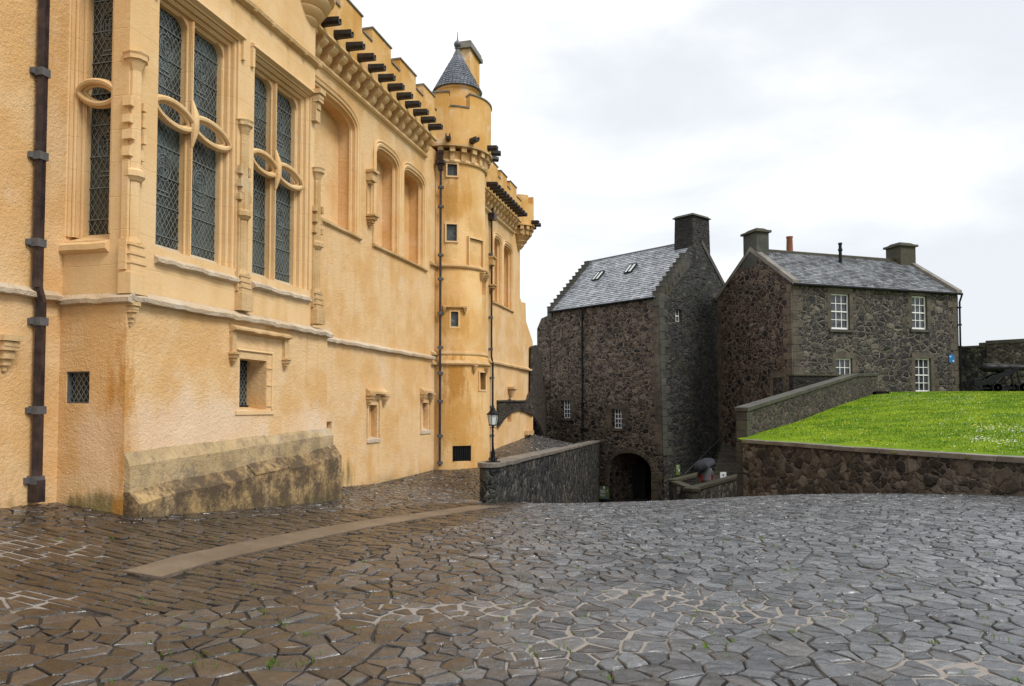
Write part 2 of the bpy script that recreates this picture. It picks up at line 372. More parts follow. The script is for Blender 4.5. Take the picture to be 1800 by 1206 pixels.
M['glass_dk'] = m_glass('dark_glass', (.010, .013, .012), (.03, .04, .035), .08, .3)
M['glass_gn'] = m_glass('green_glass', (.05, .09, .05), (.30, .45, .27), .2, .3, 5)
M['glass_w'] = m_glass('window_glass', (.02, .023, .025), (.06, .065, .07), .05, .05)
def m_lampglass():
    t = NT('lamp_glass'); m = t.out((.62, .66, .64), .25, None, .5); return m
M['lampglass'] = m_lampglass()
for nm, c in {'sgreen': (.10, .13, .05), 'sgreen2': (.13, .20, .045), 'sblack': (.008, .008, .01), 'sblue': (.01, .16, .42), 'swhite': (.7, .72, .74), 'sred': (.55, .05, .05),
              'spink': (.55, .35, .55), 'sblue2': (.03, .10, .30), 'jacket': (.085, .092, .096), 'red': (.42, .012, .025), 'trouser': (.018, .022, .032), 'skin': (.45, .27, .19),
              'hair': (.03, .02, .015), 'umb': (.018, .021, .030), 'yellow': (.55, .4, .03)}.items():
    M[nm] = m_plain(nm, c, .7 if nm not in ('sblack', 'sblue') else .4, .12, 12, .08)
def m_slate(name, c1, c2, rough, moss=0.0):
    t = NT(name); a = t.attr(); sep = t.N.new('ShaderNodeSeparateColor'); t.L.new(a.outputs['Color'], sep.inputs[0])
    col = t.mix(sep.outputs[0], c1, c2); col = t.mix(t.ramp(t.noise(9, 6, .7), .3, .8), t.mix(.4, col, (0, 0, 0)), col)
    if moss: col = t.mix(t.math('MULTIPLY', t.ramp(t.noise(.9, 8, .72), .50, .64), moss), col, (.045, .042, .035))
    rg = t.math('ADD', rough, t.math('MULTIPLY', sep.outputs[1], .22))
    return t.out(col, rg, t.bump(t.noise(20, 5, .6), .25, .01), 1.0)
M['slate'] = m_slate('wet_slate', (.20, .215, .24), (.50, .53, .57), .12, .35)
M['slate2'] = m_slate('wet_slate_weathered', (.10, .105, .12), (.36, .375, .40), .15, .5)
M['slatecone'] = m_slate('cone_slate', (.05, .06, .08), (.13, .15, .19), .3)
def m_cobble():
    t = NT('wet_cobble'); a = t.attr(); sep = t.N.new('ShaderNodeSeparateColor'); t.L.new(a.outputs['Color'], sep.inputs[0])
    g1 = t.mix(sep.outputs[0], (.045, .049, .056), (.180, .186, .196)); b1 = t.mix(sep.outputs[0], (.026, .019, .014), (.088, .064, .046))
    col = t.mix(sep.outputs[2], g1, b1)
    col = t.mix(t.ramp(t.noise(13, 7, .72), .3, .75), t.mix(.45, col, (.01, .009, .008)), col)
    col = t.mix(t.math('MULTIPLY', t.ramp(t.noise(28, 5, .7), .60, .74), .25), col, (.22, .20, .17))
    rg = t.math('ADD', .03, t.math('ADD', t.math('MULTIPLY', sep.outputs[1], .12), t.math('MULTIPLY', t.ramp(t.noise(9, 6, .75), .3, .7), .26)))
    h = t.math('ADD', t.math('MULTIPLY', t.noise(8, 7, .62, dist=.8), 1.3), t.math('MULTIPLY', t.noise(40, 4, .6), .22))
    return t.out(col, rg, t.bump(h, .6, .022), .9)
M['cobble'] = m_cobble()
def m_bed():
    t = NT('joint_bed'); a = t.attr(); sep = t.N.new('ShaderNodeSeparateColor'); t.L.new(a.outputs['Color'], sep.inputs[0])
    dirt = t.mix(t.ramp(t.noise(5, 7, .7), .35, .7), (.012, .010, .008), (.060, .046, .034))
    sand = t.mix(t.noise(30, 5, .7), (.17, .145, .125), (.36, .325, .29))
    n = t.ramp(t.math('ADD', t.math('ADD', sep.outputs[0], .12), t.math('MULTIPLY', t.math('SUBTRACT', t.noise(5.5, 8, .8), .5), 2.6)), .34, .66)
    col = t.mix(n, dirt, sand)
    col = t.mix(t.math('MULTIPLY', t.ramp(t.noise(3.4, 7, .72), .60, .68), .7), col, (.06, .085, .018))
    return t.out(col, .6, t.bump(t.noise(40, 5, .7), .8, .012), .4)
M['bed'] = m_bed()
t = NT('lane_setts'); d_ = t.vor(4.5, 'DISTANCE_TO_EDGE', t.map(1, 1.3, 1))
M['lane'] = t.out(t.mix(t.ramp(d_, .02, .07), (.015, .014, .012), t.mix(t.vor(4.5, 'F1', t.map(1, 1.3, 1), 'Color'), (.045, .036, .03), (.085, .07, .06))), t.math('ADD', .18, t.math('MULTIPLY', t.noise(4), .3)), t.bump(t.ramp(d_, 0, .15), .8, .03), .5)
t = NT('lawn_soil'); M['lawn'] = t.out(t.mix(t.ramp(t.noise(.8, 7, .7), .35, .65), (.10, .19, .006), (.17, .27, .010)), .9, t.bump(t.noise(22, 6, .7), .8, .04), .1)
t = NT('grass_blade'); a = t.attr(); sp = t.N.new('ShaderNodeSeparateColor'); t.L.new(a.outputs['Color'], sp.inputs[0])
M['grass'] = t.out(t.mix(t.ramp(t.noise(.8, 7, .75), .38, .62), t.mix(sp.outputs[0], (.060, .145, .005), (.14, .26, .010)), t.mix(sp.outputs[0], (.20, .30, .008), (.34, .42, .02))), .6, None, .25)
t = NT('hillside'); M['hill'] = t.out(t.mix(t.noise(.02, 6), (.05, .07, .03), (.09, .10, .05)), .9)
M['weed'] = m_plain('weed_green', (.13, .22, .02), .7, .3, 20, .05)
M['daisy'] = m_plain('daisy_white', (.8, .8, .76), .7, .05, 20, .02)
M['butter'] = m_plain('buttercup', (.75, .55, .02), .7, .05, 20, .02)
# ---------------------------------------------------------------- main frames
AL = math.atan(355 / 1330); dh = (math.sin(AL), math.cos(AL)); nh = (math.cos(AL), -math.sin(AL))
HL = PL((-8.39, 0), dh); HB = PL((-7.34, 0), dh); HR = PL((-7.95, 0), dh)
sBL = HB.S(221, 620); bc = HB.P(sBL, 0)
RP = PL((bc.x, bc.y), nh)                                   # return face of the bay, s<0 to the left
CM = Vector((7.95, 41.0)); FM = PL(CM, (.654, -.757)); GM = PL(CM, (.757, .654))
CR = Vector((14.14, 38.0)); FR = PL(CR, (.951, .311)); GR = PL(CR, (.311, -.951))
W0 = Vector((-.53, 16.5)); W1 = Vector((4.94, 44.4))        # low wall beside the lane
# ---------------------------------------------------------------- terrain
def rbf(pts):
    P = np.array(pts, float); n = len(P)
    D = np.sqrt(((P[:, None, :2] - P[None, :, :2]) ** 2).sum(-1)); D = np.sqrt(D * D + .6)
    A = np.zeros((n + 3, n + 3)); A[:n, :n] = D - np.eye(n) * .3; A[:n, n] = 1; A[:n, n + 1:] = P[:, :2]; A[n, :n] = 1; A[n + 1:, :n] = P[:, :2].T
    w = np.linalg.solve(A, np.concatenate([P[:, 2], np.zeros(3)]))
    def f(x, y):
        d = np.sqrt((P[:, 0] - x) ** 2 + (P[:, 1] - y) ** 2 + .6)
        return float(d @ w[:n] + w[n] + w[n + 1] * x + w[n + 2] * y)
    return f
def hp(pl, u, v, o=0): a, z = pl.hit(u, v, o); p = pl.P(a, z, o); return (p.x, p.y, z)
def ap(u, v, Y): p = at(u, v, Y); return (p.x, p.y, p.z)
g1 = rbf([hp(HL, 2, 893), hp(HL, 60, 884), hp(HL, 100, 882), hp(HB, 247, 912, .25), hp(HB, 420, 897, .25), hp(HB, 597, 880, .25), hp(HR, 612, 853), hp(HR, 690, 840), hp(HR, 757, 828),
          ap(800, 825, 21.5), (-4, 3.5, .12), (0, 4, 0), (4, 4, 0), (-2.5, 7, .06), (3, 8, 0), (8, 8, .03), (8, 3, 0), (0, -3, 0), (-8, -3, .6), (8, -3, 0), (-2, 11, .02), (2, 12, -.05), (6, 12, .05),
          ap(857, 884, 16.5), ap(960, 884.5, 17.2), ap(1050, 884, 17.6), ap(1180, 881, 17.6), ap(1300, 875, 18.2), ap(1400, 870, 17.5), ap(1500, 868, 16.2), ap(1650, 868, 14.6), ap(1800, 872, 13), (9.8, 12, .16),
          (.4, 18.6, -.74), (1.0, 21, -1.15), (2.2, 26, -1.95), ap(1000, 884, 22) [:2] + (-1.35,), ap(1180, 884, 23)[:2] + (-1.5,), ap(1290, 884, 22)[:2] + (-1.25,), (3.2, 30, -2.45), (6.5, 30, -2.35), (9.5, 30, -2.3), (5.2, 38, -3.45), (7, 41, -3.8), (9.5, 38, -3.1), (4, 46, -3.9), (11, 44, -2.9)])
g2 = rbf([hp(HR, 757, 828), ap(800, 825, 21.5), ap(857, 884, 16.5), (-.9, 15.6, -.28), hp(HR, 872, 789), hp(HR, 905, 776), hp(HR, 938, 762), (.5, 21.5, -.02), (1.4, 27, .12), (2.2, 33, .05), (2.4, 40, -.25), (3.5, 44, -.5), (1, 40, .1), (0, 50, -.1), (3, 52, -.4), (-2, 25, -.1)])
wdir = (W1 - W0).normalized(); wn = Vector((-wdir.y, wdir.x))        # to the left of the wall
def lane_side(x, y): return (Vector((x, y)) - W0).dot(wn)
def gz(x, y):
    if y > 16.3 and lane_side(x, y) > 0:
        b = min(1, (y - 16.3) / 1.5); return g2(x, y) * b + g1(x, y) * (1 - b)
    return g1(x, y)
def ghit(u, v, dz=0.0):
    r = ray(u, v); t = 2.0
    while t < 60:
        p = Vector((0, 0, CZ)) + r * t
        if p.z < gz(p.x, p.y) + dz: return p
        t += .02
    return p
# retaining wall line (front face of its coping) and lawn
RW = [at(1303, 772, 20.8), at(1400, 777, 18.6), at(1500, 785, 16.6), at(1650, 799, 14.6), at(1810, 816, 13.0)]
for p in RW: p.z = .79
dRW = (RW[-1] - RW[-2]).normalized(); RW.append(RW[-1] + dRW * 7)
SW0 = Vector((6.35, 20.9)); SW1 = Vector((16.45, 34.0))
lawn_z = rbf([(p.x, p.y, .72) for p in RW] + [(p.x + .55, p.y + .3, .86) for p in RW] + [hp(PL((SW0.x, SW0.y), (SW1 - SW0)), 1400, 742), ap(1310, 768, 21.0), ap(1453, 721, 27.4), ap(1548, 691, 34), ap(1640, 690.5, 40.5), ap(1620, 690, 33), ap(1760, 690, 31), ap(1800, 691, 37), (18, 45, 2.5), (26, 45, 2.5), (32, 40, 2.5), (32, 25, 2.3), (26, 13, 1.6), (16, 15, 1.2), (14, 22, 1.55)])
# ---------------------------------------------------------------- setting: ground
def kind(o, k): o['kind'] = k; return o
def in_poly(x, y, P):
    c = False; j = len(P) - 1
    for i in range(len(P)):
        if (P[i][1] > y) != (P[j][1] > y) and x < (P[j][0] - P[i][0]) * (y - P[i][1]) / (P[j][1] - P[i][1]) + P[i][0]: c = not c
        j = i
    return c
mb = MB(); mb.add([(-1500, -400, -9), (1500, -400, -9), (1500, 2500, -9), (-1500, 2500, -9)], [(0, 1, 2, 3)])
kind(build('terrain', mb, M['hill']), 'structure')
# joint bed: fine sheet near the camera
patches = [(1300, 1075, 1.1, .55), (1500, 1015, 1.9, .8), (1700, 1175, .8, .35), (40, 960, 1.0, .6), (40, 1050, .6, .3), (1150, 1050, .9, .6), (870, 1070, .9, .5), (1050, 1120, .7, .4), (960, 1140, .6, .4), (1130, 1100, 1.6, .8), (1000, 1060, 1.4, .7), (1400, 1060, 1.3, .8), (700, 1075, .8, .4)]
pc = [(ghit(u, v), a, b) for u, v, a, b in patches]
def patchv(x, y):
    m = 0
    for p, a, b in pc:
        q = (.42 if a > 1.25 and p.y < 8 and p.x > -2 else 1.0) * math.exp(-(((x - p.x) / a) ** 2 + ((y - p.y) / b) ** 2)); m = max(m, q)
    return m
strip_c = [ghit(250, 1012), ghit(340, 985), ghit(500, 950), ghit(640, 923), ghit(765, 904), ghit(862, 890)]
strip_w = [.22, .20, .20, .21, .23, .30]
def strip_d(x, y):
    best = 9
    for i in range(len(strip_c) - 1):
        a = strip_c[i].xy; b = strip_c[i + 1].xy; ab = b - a; q = Vector((x, y)) - a
        t = max(0 if i == 0 else -.1, min(1.05, q.dot(ab) / ab.length_squared)); best = min(best, (q - ab * t).length)
    return best
BED = -.019
def bed_z(x, y): return gz(x, y) + BED + .010 * min(1, patchv(x, y) * 1.3)
def grid(name, x0, x1, y0, y1, st, fz, mat, col=None, keep=None):
    nx = int(round((x1 - x0) / st)); ny = int(round((y1 - y0) / st)); vs = []; fs = []; cs = []
    for j in range(ny + 1):
        for i in range(nx + 1):
            x = x0 + (x1 - x0) * i / nx; y = y0 + (y1 - y0) * j / ny; vs.append((x, y, fz(x, y)))
    b = MB()
    for j in range(ny):
        for i in range(nx):
            k = j * (nx + 1) + i
            cx, cy = vs[k][0] + st / 2, vs[k][1] + st / 2
            if keep and not keep(cx, cy): continue
            fs.append((k, k + 1, k + nx + 2, k + nx + 1)); cs.append(col(cx, cy) if col else None)
    b.v = vs; b.f = fs; b.c = cs
    o = build(name, b, mat, None, recalc=False); o.data.polygons.foreach_set('use_smooth', [True] * len(fs)); return o
kind(grid('plaza_ground', -10, 12, -4, 21, .14, bed_z, M['bed'], lambda x, y: (patchv(x, y),) * 3, lambda x, y: not (y > 16.3 and lane_side(x, y) > .2) ), 'structure')
kind(grid('lower_road', -2, 16, 20.9, 50, .6, lambda x, y: g1(x, y) - .02, M['lane'], None, lambda x, y: lane_side(x, y) < .45), 'structure')
kind(grid('lane', -9, 6, 16.2, 54, .4, lambda x, y: gz(x, y) + (.0 if y > 36 else -.03), M['lane'], None, lambda x, y: lane_side(x, y) > -.1), 'structure')
# ---------------------------------------------------------------- cobbles: every stone is cut from a Voronoi cell
course_px = [(-400, 935), (0, 928), (300, 915), (600, 897), (860, 880), (930, 885), (880, 905), (700, 950), (600, 1000), (520, 1040), (260, 1085), (0, 1060), (-400, 1150)]
def courses(x, y):
    u, v = proj((x, y, gz(x, y))); return in_poly(u, v, course_px)
seeds = []
ca, sa = math.cos(R(-19)), math.sin(R(-19))
def allowed(x, y):
    if not (-9.9 < x < 11.9 and 3.2 < y < 35): return False
    if y > 23.4 and not (lane_side(x, y) > .38 and x > -2): return False
    q = HR.P(0, 0); s_ = Vector((x, y)) - HR.p
    if s_.dot(HL.n) < -.5: return False
    u, v = proj((x, y, gz(x, y)))
    if u < -260 or u > 2060 or v > 1330: return False
    if y > 16.0 and abs(lane_side(x, y)) < .38: return False
    if y > 16.3 and lane_side(x, y) < 0 and y > 20.0: return False
    if RW[0].y > y > 12 and x > 5:
        for i in range(len(RW) - 1):
            if RW[i + 1].y <= y <= RW[i].y:
                t_ = (y - RW[i].y) / (RW[i + 1].y - RW[i].y); 
                if x > RW[i].x + t_ * (RW[i + 1].x - RW[i].x) + .3: return False
    return True
# irregular area
st = .182; j = 0; y = 2.6
while y < 36:
    i = 0; x = -10.5 + (st / 2 if j % 2 else 0)
    while x < 12.5:
        big = 1 + .25 * noise.noise((x * .5, y * .5, 3))
        px = x + (rng.random() - .5) * st * .86 * big; py = y + (rng.random() - .5) * st * .80
        if rng.random() > .13 and allowed(px, py) and not courses(px, py):
            seeds.append((px, py, 0))
            if rng.random() < .12: seeds.append((px + .09, py + (rng.random() - .5) * .1, 0))
        x += st * 1.09; i += 1
    y += st * .93; j += 1
    if y > 8.5: st = .160
    if y > 12: st = .150
# coursed area
j = 0; b_ = -16.0
while b_ < 24:
    a_ = -16 + rng.random() * .3
    while a_ < 12:
        px = a_ * ca - b_ * sa + (rng.random() - .5) * .03; py = a_ * sa + b_ * ca + (rng.random() - .5) * .018
        if allowed(px, py) and courses(px, py): seeds.append((px, py, 1))
        a_ += .25 + rng.random() * .16
    b_ += .118; j += 1
S = np.array([(a, b) for a, b, c in seeds]); cell = .5; H = {}
for i, (a, b, c) in enumerate(seeds): H.setdefault((int(a // cell), int(b // cell)), []).append(i)
def clipc(poly, nx_, ny_, d):
    out = []; n = len(poly)
    for i in range(n):
        p = poly[i]; q = poly[(i + 1) % n]; a = p[0] * nx_ + p[1] * ny_ - d; b = q[0] * nx_ + q[1] * ny_ - d
        if a <= 0: out.append(p)
        if (a < 0 < b) or (b < 0 < a):
            t = a / (a - b); out.append((p[0] + (q[0] - p[0]) * t, p[1] + (q[1] - p[1]) * t))
    return out
stones = MB(); nst = 0
for i, (a, b, c) in enumerate(seeds):
    if strip_d(a, b) < .175: continue
    ci, cj = int(a // cell), int(b // cell)
    nb = [k for di in (-1, 0, 1) for dj in (-1, 0, 1) for k in H.get((ci + di, cj + dj), ()) if k != i]
    nb.sort(key=lambda k: (S[k][0] - a) ** 2 + (S[k][1] - b) ** 2)
    poly = [(-.33, -.33), (.33, -.33), (.33, .33), (-.33, .33)]
    gap = (.0050 + .006 * rng.random()) * (1.0 if c == 0 else .95) + .011 * max(0, patchv(a, b) - .3)
    for k in nb[:16]:
        dx, dy = S[k][0] - a, S[k][1] - b
        if c == 1 and seeds[k][2] == 1:
            la = dx * ca + dy * sa; lb = -dx * sa + dy * ca        # coursed: cut square to the rows
            if abs(lb) < .055: wx, wy, dist = math.copysign(1, la) * ca, math.copysign(1, la) * sa, abs(la) / 2
            else:
                if abs(la) > .45: continue
                sg = math.copysign(1, lb); wx, wy, dist = -sa * sg, ca * sg, abs(lb) / 2
        else:
            L_ = math.hypot(dx, dy); wx, wy, dist = dx / L_, dy / L_, L_ / 2
        poly = clipc(poly, wx, wy, dist - gap)
        if len(poly) < 3: break
    if len(poly) < 3: continue
    # drop tiny edges, add wobble
    pp = []
    for p in poly:
        if not pp or math.hypot(p[0] - pp[-1][0], p[1] - pp[-1][1]) > .02: pp.append(p)
    if len(pp) > 2 and math.hypot(pp[0][0] - pp[-1][0], pp[0][1] - pp[-1][1]) < .02: pp.pop()
    if len(pp) < 3: continue
    near = b < 11
    if near:
        q2 = []
        for k in range(len(pp)):
            p, q = pp[k], pp[(k + 1) % len(pp)]; q2.append(p)
            L_ = math.hypot(q[0] - p[0], q[1] - p[1])
            if L_ > .06:
                w_ = (rng.random() - .5) * .009; q2.append(((p[0] + q[0]) / 2 - (q[1] - p[1]) / L_ * -w_, (p[1] + q[1]) / 2 - (q[0] - p[0]) / L_ * w_))
        pp = q2
    cx = sum(p[0] for p in pp) / len(pp); cy = sum(p[1] for p in pp) / len(pp)
    sc0 = 1.0
    z0 = gz(a, b); e = .15
    gx = (gz(a + e, b) - z0) / e; gy = (gz(a, b + e) - z0) / e
    tx, ty = gx + (rng.random() - .5) * .10, gy + (rng.random() - .5) * .10; h = (rng.random() - .5) * .010 - .001 * patchv(a, b)
    n = len(pp); vs = []
    for (sc_, dz) in ((1.0, -.06), (1.0, -.014), (.965, -.004), (.87, .0)):
        for p in pp:
            q = (cx + (p[0] - cx) * sc_, cy + (p[1] - cy) * sc_)
            vs.append((a + q[0], b + q[1], z0 + tx * q[0] + ty * q[1] + h + dz + ((rng.random() - .5) * .008 if dz > -.05 else 0)))
    crown = (rng.random() - .2) * .010
    vs.append((a + cx + (rng.random() - .5) * .04, b + cy + (rng.random() - .5) * .04, z0 + tx * cx + ty * cy + h + crown))
    fs = []
    for r_ in range(3):
        for k in range(n): fs.append((r_ * n + k, r_ * n + (k + 1) % n, (r_ + 1) * n + (k + 1) % n, (r_ + 1) * n + k))
    for k in range(n): fs.append((3 * n + k, 3 * n + (k + 1) % n, 4 * n))
    u, v = proj((a, b, z0))
    br = max(0, min(1, (1 - (a + .25 * (b - 4) + 1.4) / 4.6))) if c == 0 else 1
    if br > 0 and c == 0: br = max(0, min(1, br + (rng.random() - .5) * .9))
    if b > 18 and lane_side(a, b) > 0: stones.add(vs, fs, (rng.random() * .35, rng.random(), .8)); nst += 1; continue
    stones.add(vs, fs, (rng.random(), rng.random(), br)); nst += 1
print('stones', nst)
kind(build('cobblestones', stones, M['cobble'], None, recalc=False), 'structure')
# smooth slab strip over the drain
mb = MB(); L = []; Rr = []
P_ = []
for i in range(len(strip_c) - 1):
    for k in range(6): P_.append(strip_c[i].lerp(strip_c[i + 1], k / 6))
P_.append(strip_c[-1])
vs = []; fs = []
for i, p in enumerate(P_):
    d = (P_[min(i + 1, len(P_) - 1)] - P_[max(i - 1, 0)]); d.z = 0; d.normalize(); nn = Vector((-d.y, d.x, 0)); w = .185 + .02 * rng.random() + .05 * i / len(P_)
    for sg, dz in ((1, -.08), (1, .014), (-1, .014), (-1, -.08)):
        q = p + nn * (w * sg); vs.append((q.x, q.y, gz(q.x, q.y) + dz))
for i in range(len(P_) - 1):
    for k in range(3): fs.append((i * 4 + k, i * 4 + k + 1, i * 4 + 5 + k, i * 4 + 4 + k))
fs.append((0, 1, 2, 3)); k = (len(P_) - 1) * 4; fs.append((k + 3, k + 2, k + 1, k)); mb.add(vs, fs)
kind(build('drain_path', mb, M['concrete'], None), 'structure')
# weeds in the joints
mb = MB(); wr = random.Random(5)
spots = [ghit(u, v) for u, v in [(500, 1095), (455, 1075), (480, 1167), (545, 1117), (310, 1190), (1240, 1135), (1295, 1130), (1500, 1085), (1732, 1088), (1640, 1130), (1400, 1000), (1210, 975), (1250, 985), (1010, 1000), (1340, 945), (940, 1150), (620, 1200), (380, 945), (1500, 960)]]
for k in range(170):
    if k < len(spots): p = spots[k]; n_ = 16
    else:
        p = ghit(wr.uniform(100, 1790), wr.uniform(905, 1200) ); n_ = wr.randint(3, 9)
    for _ in range(n_):
        x = p.x + wr.gauss(0, .03); y = p.y + wr.gauss(0, .03); z = gz(x, y) - .02; q = wr.random() * 6.28; w = .004; hh = wr.uniform(.025, .05); l = .02
        mb.add([(x - w, y, z), (x + w, y, z), (x + math.cos(q) * l * .5 + w * .6, y + math.sin(q) * l * .5, z + hh * .7), (x + math.cos(q) * l, y + math.sin(q) * l, z + hh)], [(0, 1, 2), (0, 2, 3)])
kind(build('weeds', mb, M['weed'], None, recalc=False), 'stuff')
# ---------------------------------------------------------------- lawn
SWd = (SW1 - SW0).normalized(); SWn = Vector((SWd.y, -SWd.x))
def on_lawn(x, y, m_=.12):
    if x > 42: return False
    if (Vector((x, y)) - SW0).dot(SWn) < (-.1 if m_ < .3 else .12) and y < 34.2: return False
    if y >= 34.2 and (Vector((x, y)) - CR).dot(GR.n) > .6 and y < 38: return False
    if y >= 34 and (Vector((x, y)) - CR).dot(FR.n) < -.3 and x < 25: return False
    for i in range(len(RW) - 1):
        a, b = RW[i], RW[i + 1]
        if b.y <= y <= a.y:
            t_ = (y - a.y) / (b.y - a.y); return x > a.x + t_ * (b.x - a.x) + m_
    return y > RW[-1].y
kind(grid('lawn', 6, 42, 8, 47, .3, lambda x, y: lawn_z(x, y), M['lawn'], None, on_lawn), 'structure')
nb_ = 150000; gr = np.random.default_rng(3); vs = []; fs = []; cs = []
xs = gr.random(nb_ * 3); ys = gr.random(nb_ * 3); cnt = 0
B = MB()
for k in range(nb_ * 3):
    if cnt >= 125000: break
    y = 10 + (ys[k] ** 1.35) * 31; x = 6 + xs[k] * 26
    if x > .74 * y + 2.5 or not on_lawn(x, y, .5): continue
    z = lawn_z(x, y) - .01; q = gr.random() * 6.283; w = .006 + .00035 * y; hh = .02 + gr.random() * .035; l = gr.random() * .035
    c_, s_ = math.cos(q), math.sin(q)
    B.v += [(x - w * s_, y + w * c_, z), (x + w * s_, y - w * c_, z), (x + l * c_, y + l * s_, z + hh)]; B.f.append((cnt * 3, cnt * 3 + 1, cnt * 3 + 2)); B.c.append((float(gr.random()),) * 3); cnt += 1
kind(build('grass', B, M['grass'], None, recalc=False), 'stuff')
def flowers(name, n, mat, spots_, r_, seed):
    r = random.Random(seed); b = MB()
    for _ in range(n):
        if r.random() < .72:
            u, v, su, sv = r.choice(spots_); u = r.gauss(u, su); v = r.gauss(v, sv)
        else: u, v = r.uniform(1350, 1800), r.uniform(692, 800)
        if v < 690.5: continue
        # march to the lawn
        rr = ray(u, v); tt = 12.0; ok = False
        while tt < 42:
            p = Vector((0, 0, CZ)) + rr * tt
            if p.z < lawn_z(p.x, p.y) + .05: ok = True; break
            tt += .1
        if not ok or not on_lawn(p.x, p.y): continue
        z = lawn_z(p.x, p.y) + .042; a = r.uniform(.7, 1.2) * r_ ; tl = r.uniform(-.3, .3)
        vv = [(p.x + a * math.cos(k * 1.047), p.y + a * math.sin(k * 1.047), z + tl * a * math.sin(k * 1.047)) for k in range(6)] + [(p.x, p.y, z + a * .35)]
        b.add(vv, [(k, (k + 1) % 6, 6) for k in range(6)])
    kind(build(name, b, mat, None, recalc=False), 'stuff')
DS = [(1590, 698, 32, 5), (1650, 702, 30, 5), (1690, 700, 25, 4), (1740, 752, 18, 4), (1780, 755, 20, 5), (1720, 771, 12, 3), (1770, 775, 18, 4), (1560, 705, 20, 6), (1690, 735, 50, 12)]
flowers('daisies', 700, M['daisy'], DS, .015, 4); flowers('buttercups', 150, M['butter'], [(1620, 725, 60, 14), (1500, 750, 50, 12), (1720, 740, 50, 14)], .02, 9)
# =============================================================== GREAT HALL
hall_loc = HR.P(HR.S(757, 828), -.1)
hall = thing('great_hall', 'long ochre limewashed castle hall with battlements, tall mullioned bay windows and a round stair tower', 'castle hall', hall_loc)
sWJ = HR.S(560, 600) - 2.0                      # hidden start of the right hand wall
sHE = HR.S(914, 470)                            # end corner of the hall
# ---- walls with recessed windows
def arch_poly(s0, s1, z0, zs, za, n=10, k=.5):
    """depressed arch opening: springing zs, crown za"""
    c = (s0 + s1) / 2; a = (s1 - s0) / 2; pts = [(s0, z0), (s1, z0)]
    for i in range(n + 1):
        q = i / n * math.pi; x = math.cos(q); y = math.sin(q)
        pts.append((c + a * math.copysign(abs(x) ** .62, x), zs + (za - zs) * abs(y) ** .9))
    return pts
zS = 5.5
r1 = (HR.S(627, 250) - 2.55, HR.S(627, 250) - .06)
r2a = (HR.S(662, 260), HR.S(699, 320)); r2b = (HR.S(710, 330), HR.S(744, 330))
far_a = (HR.S(868, 450), HR.S(880, 460)); far_b = (HR.S(885, 460), HR.S(899, 480))
recs = [(r1[0] - .35, r1[1]) + (7.84, 8.16), r2a + (7.66, 7.90), r2b + (7.66, 7.90), far_a + (7.66, 7.90), far_b + (7.66, 7.90)]
r1 = (r1[0] - .35, r1[1])
cuts = [MB().prism(HR, arch_poly(a, b, zS + .02, zs, za), -.42, .3) for a, b, zs, za in recs]
sm = [(HR.S(649, 740), HR.S(663, 740), HR.Z(655, 772), HR.Z(655, 712)), (HR.S(742, 735), HR.S(753, 735), HR.Z(748, 757), HR.Z(748, 708))]
for a, b, z0, z1 in sm: cuts.append(MB().box(HR, a, b, z0, z1, -.28, .3))
cuts.append(MB().box(HR, HR.S(574, 748), HR.S(583, 748), HR.Z(580, 754), HR.Z(580, 741), -.3, .3))
cuts.append(MB().box(HR, HR.S(923, 742), HR.S(932, 742), HR.Z(927, 757), HR.Z(927, 727), -.25, .3))
cuts.append(MB().box(HR, HR.S(892, 700), HR.S(899, 700), HR.Z(896, 742), HR.Z(896, 702), -.25, .3))
wb = MB().box(HR, sWJ, sHE, -4.5, 9.05, -3.0, 0.0)
build('wall', wb, M['lime'], hall, cuts=cuts)
# left wall beyond the bay
lb = MB().box(HL, HL.S(2, 300) - 4, HL.S(103, 500) + .45, -1, 12, -2.4, 0)
build('wall', lb, M['lime'], hall)
# far low end that steps out behind the hall
e0 = HR.S(937, 640, -.02)
pe = [(sHE - .4, -4), (e0 + .02, -4), (e0 + .02, 3.6), (e0, HR.Z(936, 600)), (HR.S(926, 560), HR.Z(926, 565)), (HR.S(925, 533), HR.Z(925, 533)), (sHE - .4, HR.Z(914, 530))]
mb = MB().prism(HR.off(-.03), pe, -1.2, 0); mb.box(HR.off(-.03), HR.S(914, 527), HR.S(918, 527), HR.Z(914, 540), HR.Z(914, 524), -.4, -.02)
build('end_buttress', mb, M['lime'], hall)
# ---- frames round the recesses (roll mouldings)
def arch_curve(s0, s1, zs, za, n=16):
    return arch_poly(s0, s1, 0, zs, za, n)[2:]
fr = MB()
def hood(mbx, a, b, z0, zs, za, o, g, r):
    pts = [HR.P(b + g, z0, o)] + [HR.P(s_, z_, o) for s_, z_ in arch_curve(a - g, b + g, zs, za + g, 18)] + [HR.P(a - g, z0, o)]
    mbx.tube(pts, r, 6)
for a, b, zs, za in recs:
    hood(fr, a, b, zS, zs, za, .0, .09, .05); hood(fr, a, b, zS, zs, za, -.12, .0, .045); hood(fr, a, b, zS, zs, za, .02, .17, .028)
build('recess_moulding', fr, M['ash'], hall, smooth=True)
mb = MB()
for a, b in ((r1[0] - .2, r1[1] + .25), (r2a[0] - .22, r2b[1] + .24), (far_a[0] - .2, far_b[1] + .2)):
    mb.sweep(HR, [(-.40, zS + .16), (.07, zS - .01), (.07, zS - .06), (0, zS - .1), (-.40, zS - .1)], a, b, 6, .008, .008)
build('recess_sill', mb, M['ashd'], hall)
mb = MB()      # infilled window panels, slightly proud blocks low in the recess
for a, b, zs, za in recs: mb.box(HR, a + .02, a + (b - a) * .55, zS + .05, zs - .55, -.41, -.375)
build('recess_infill', mb, M['lime'], hall)
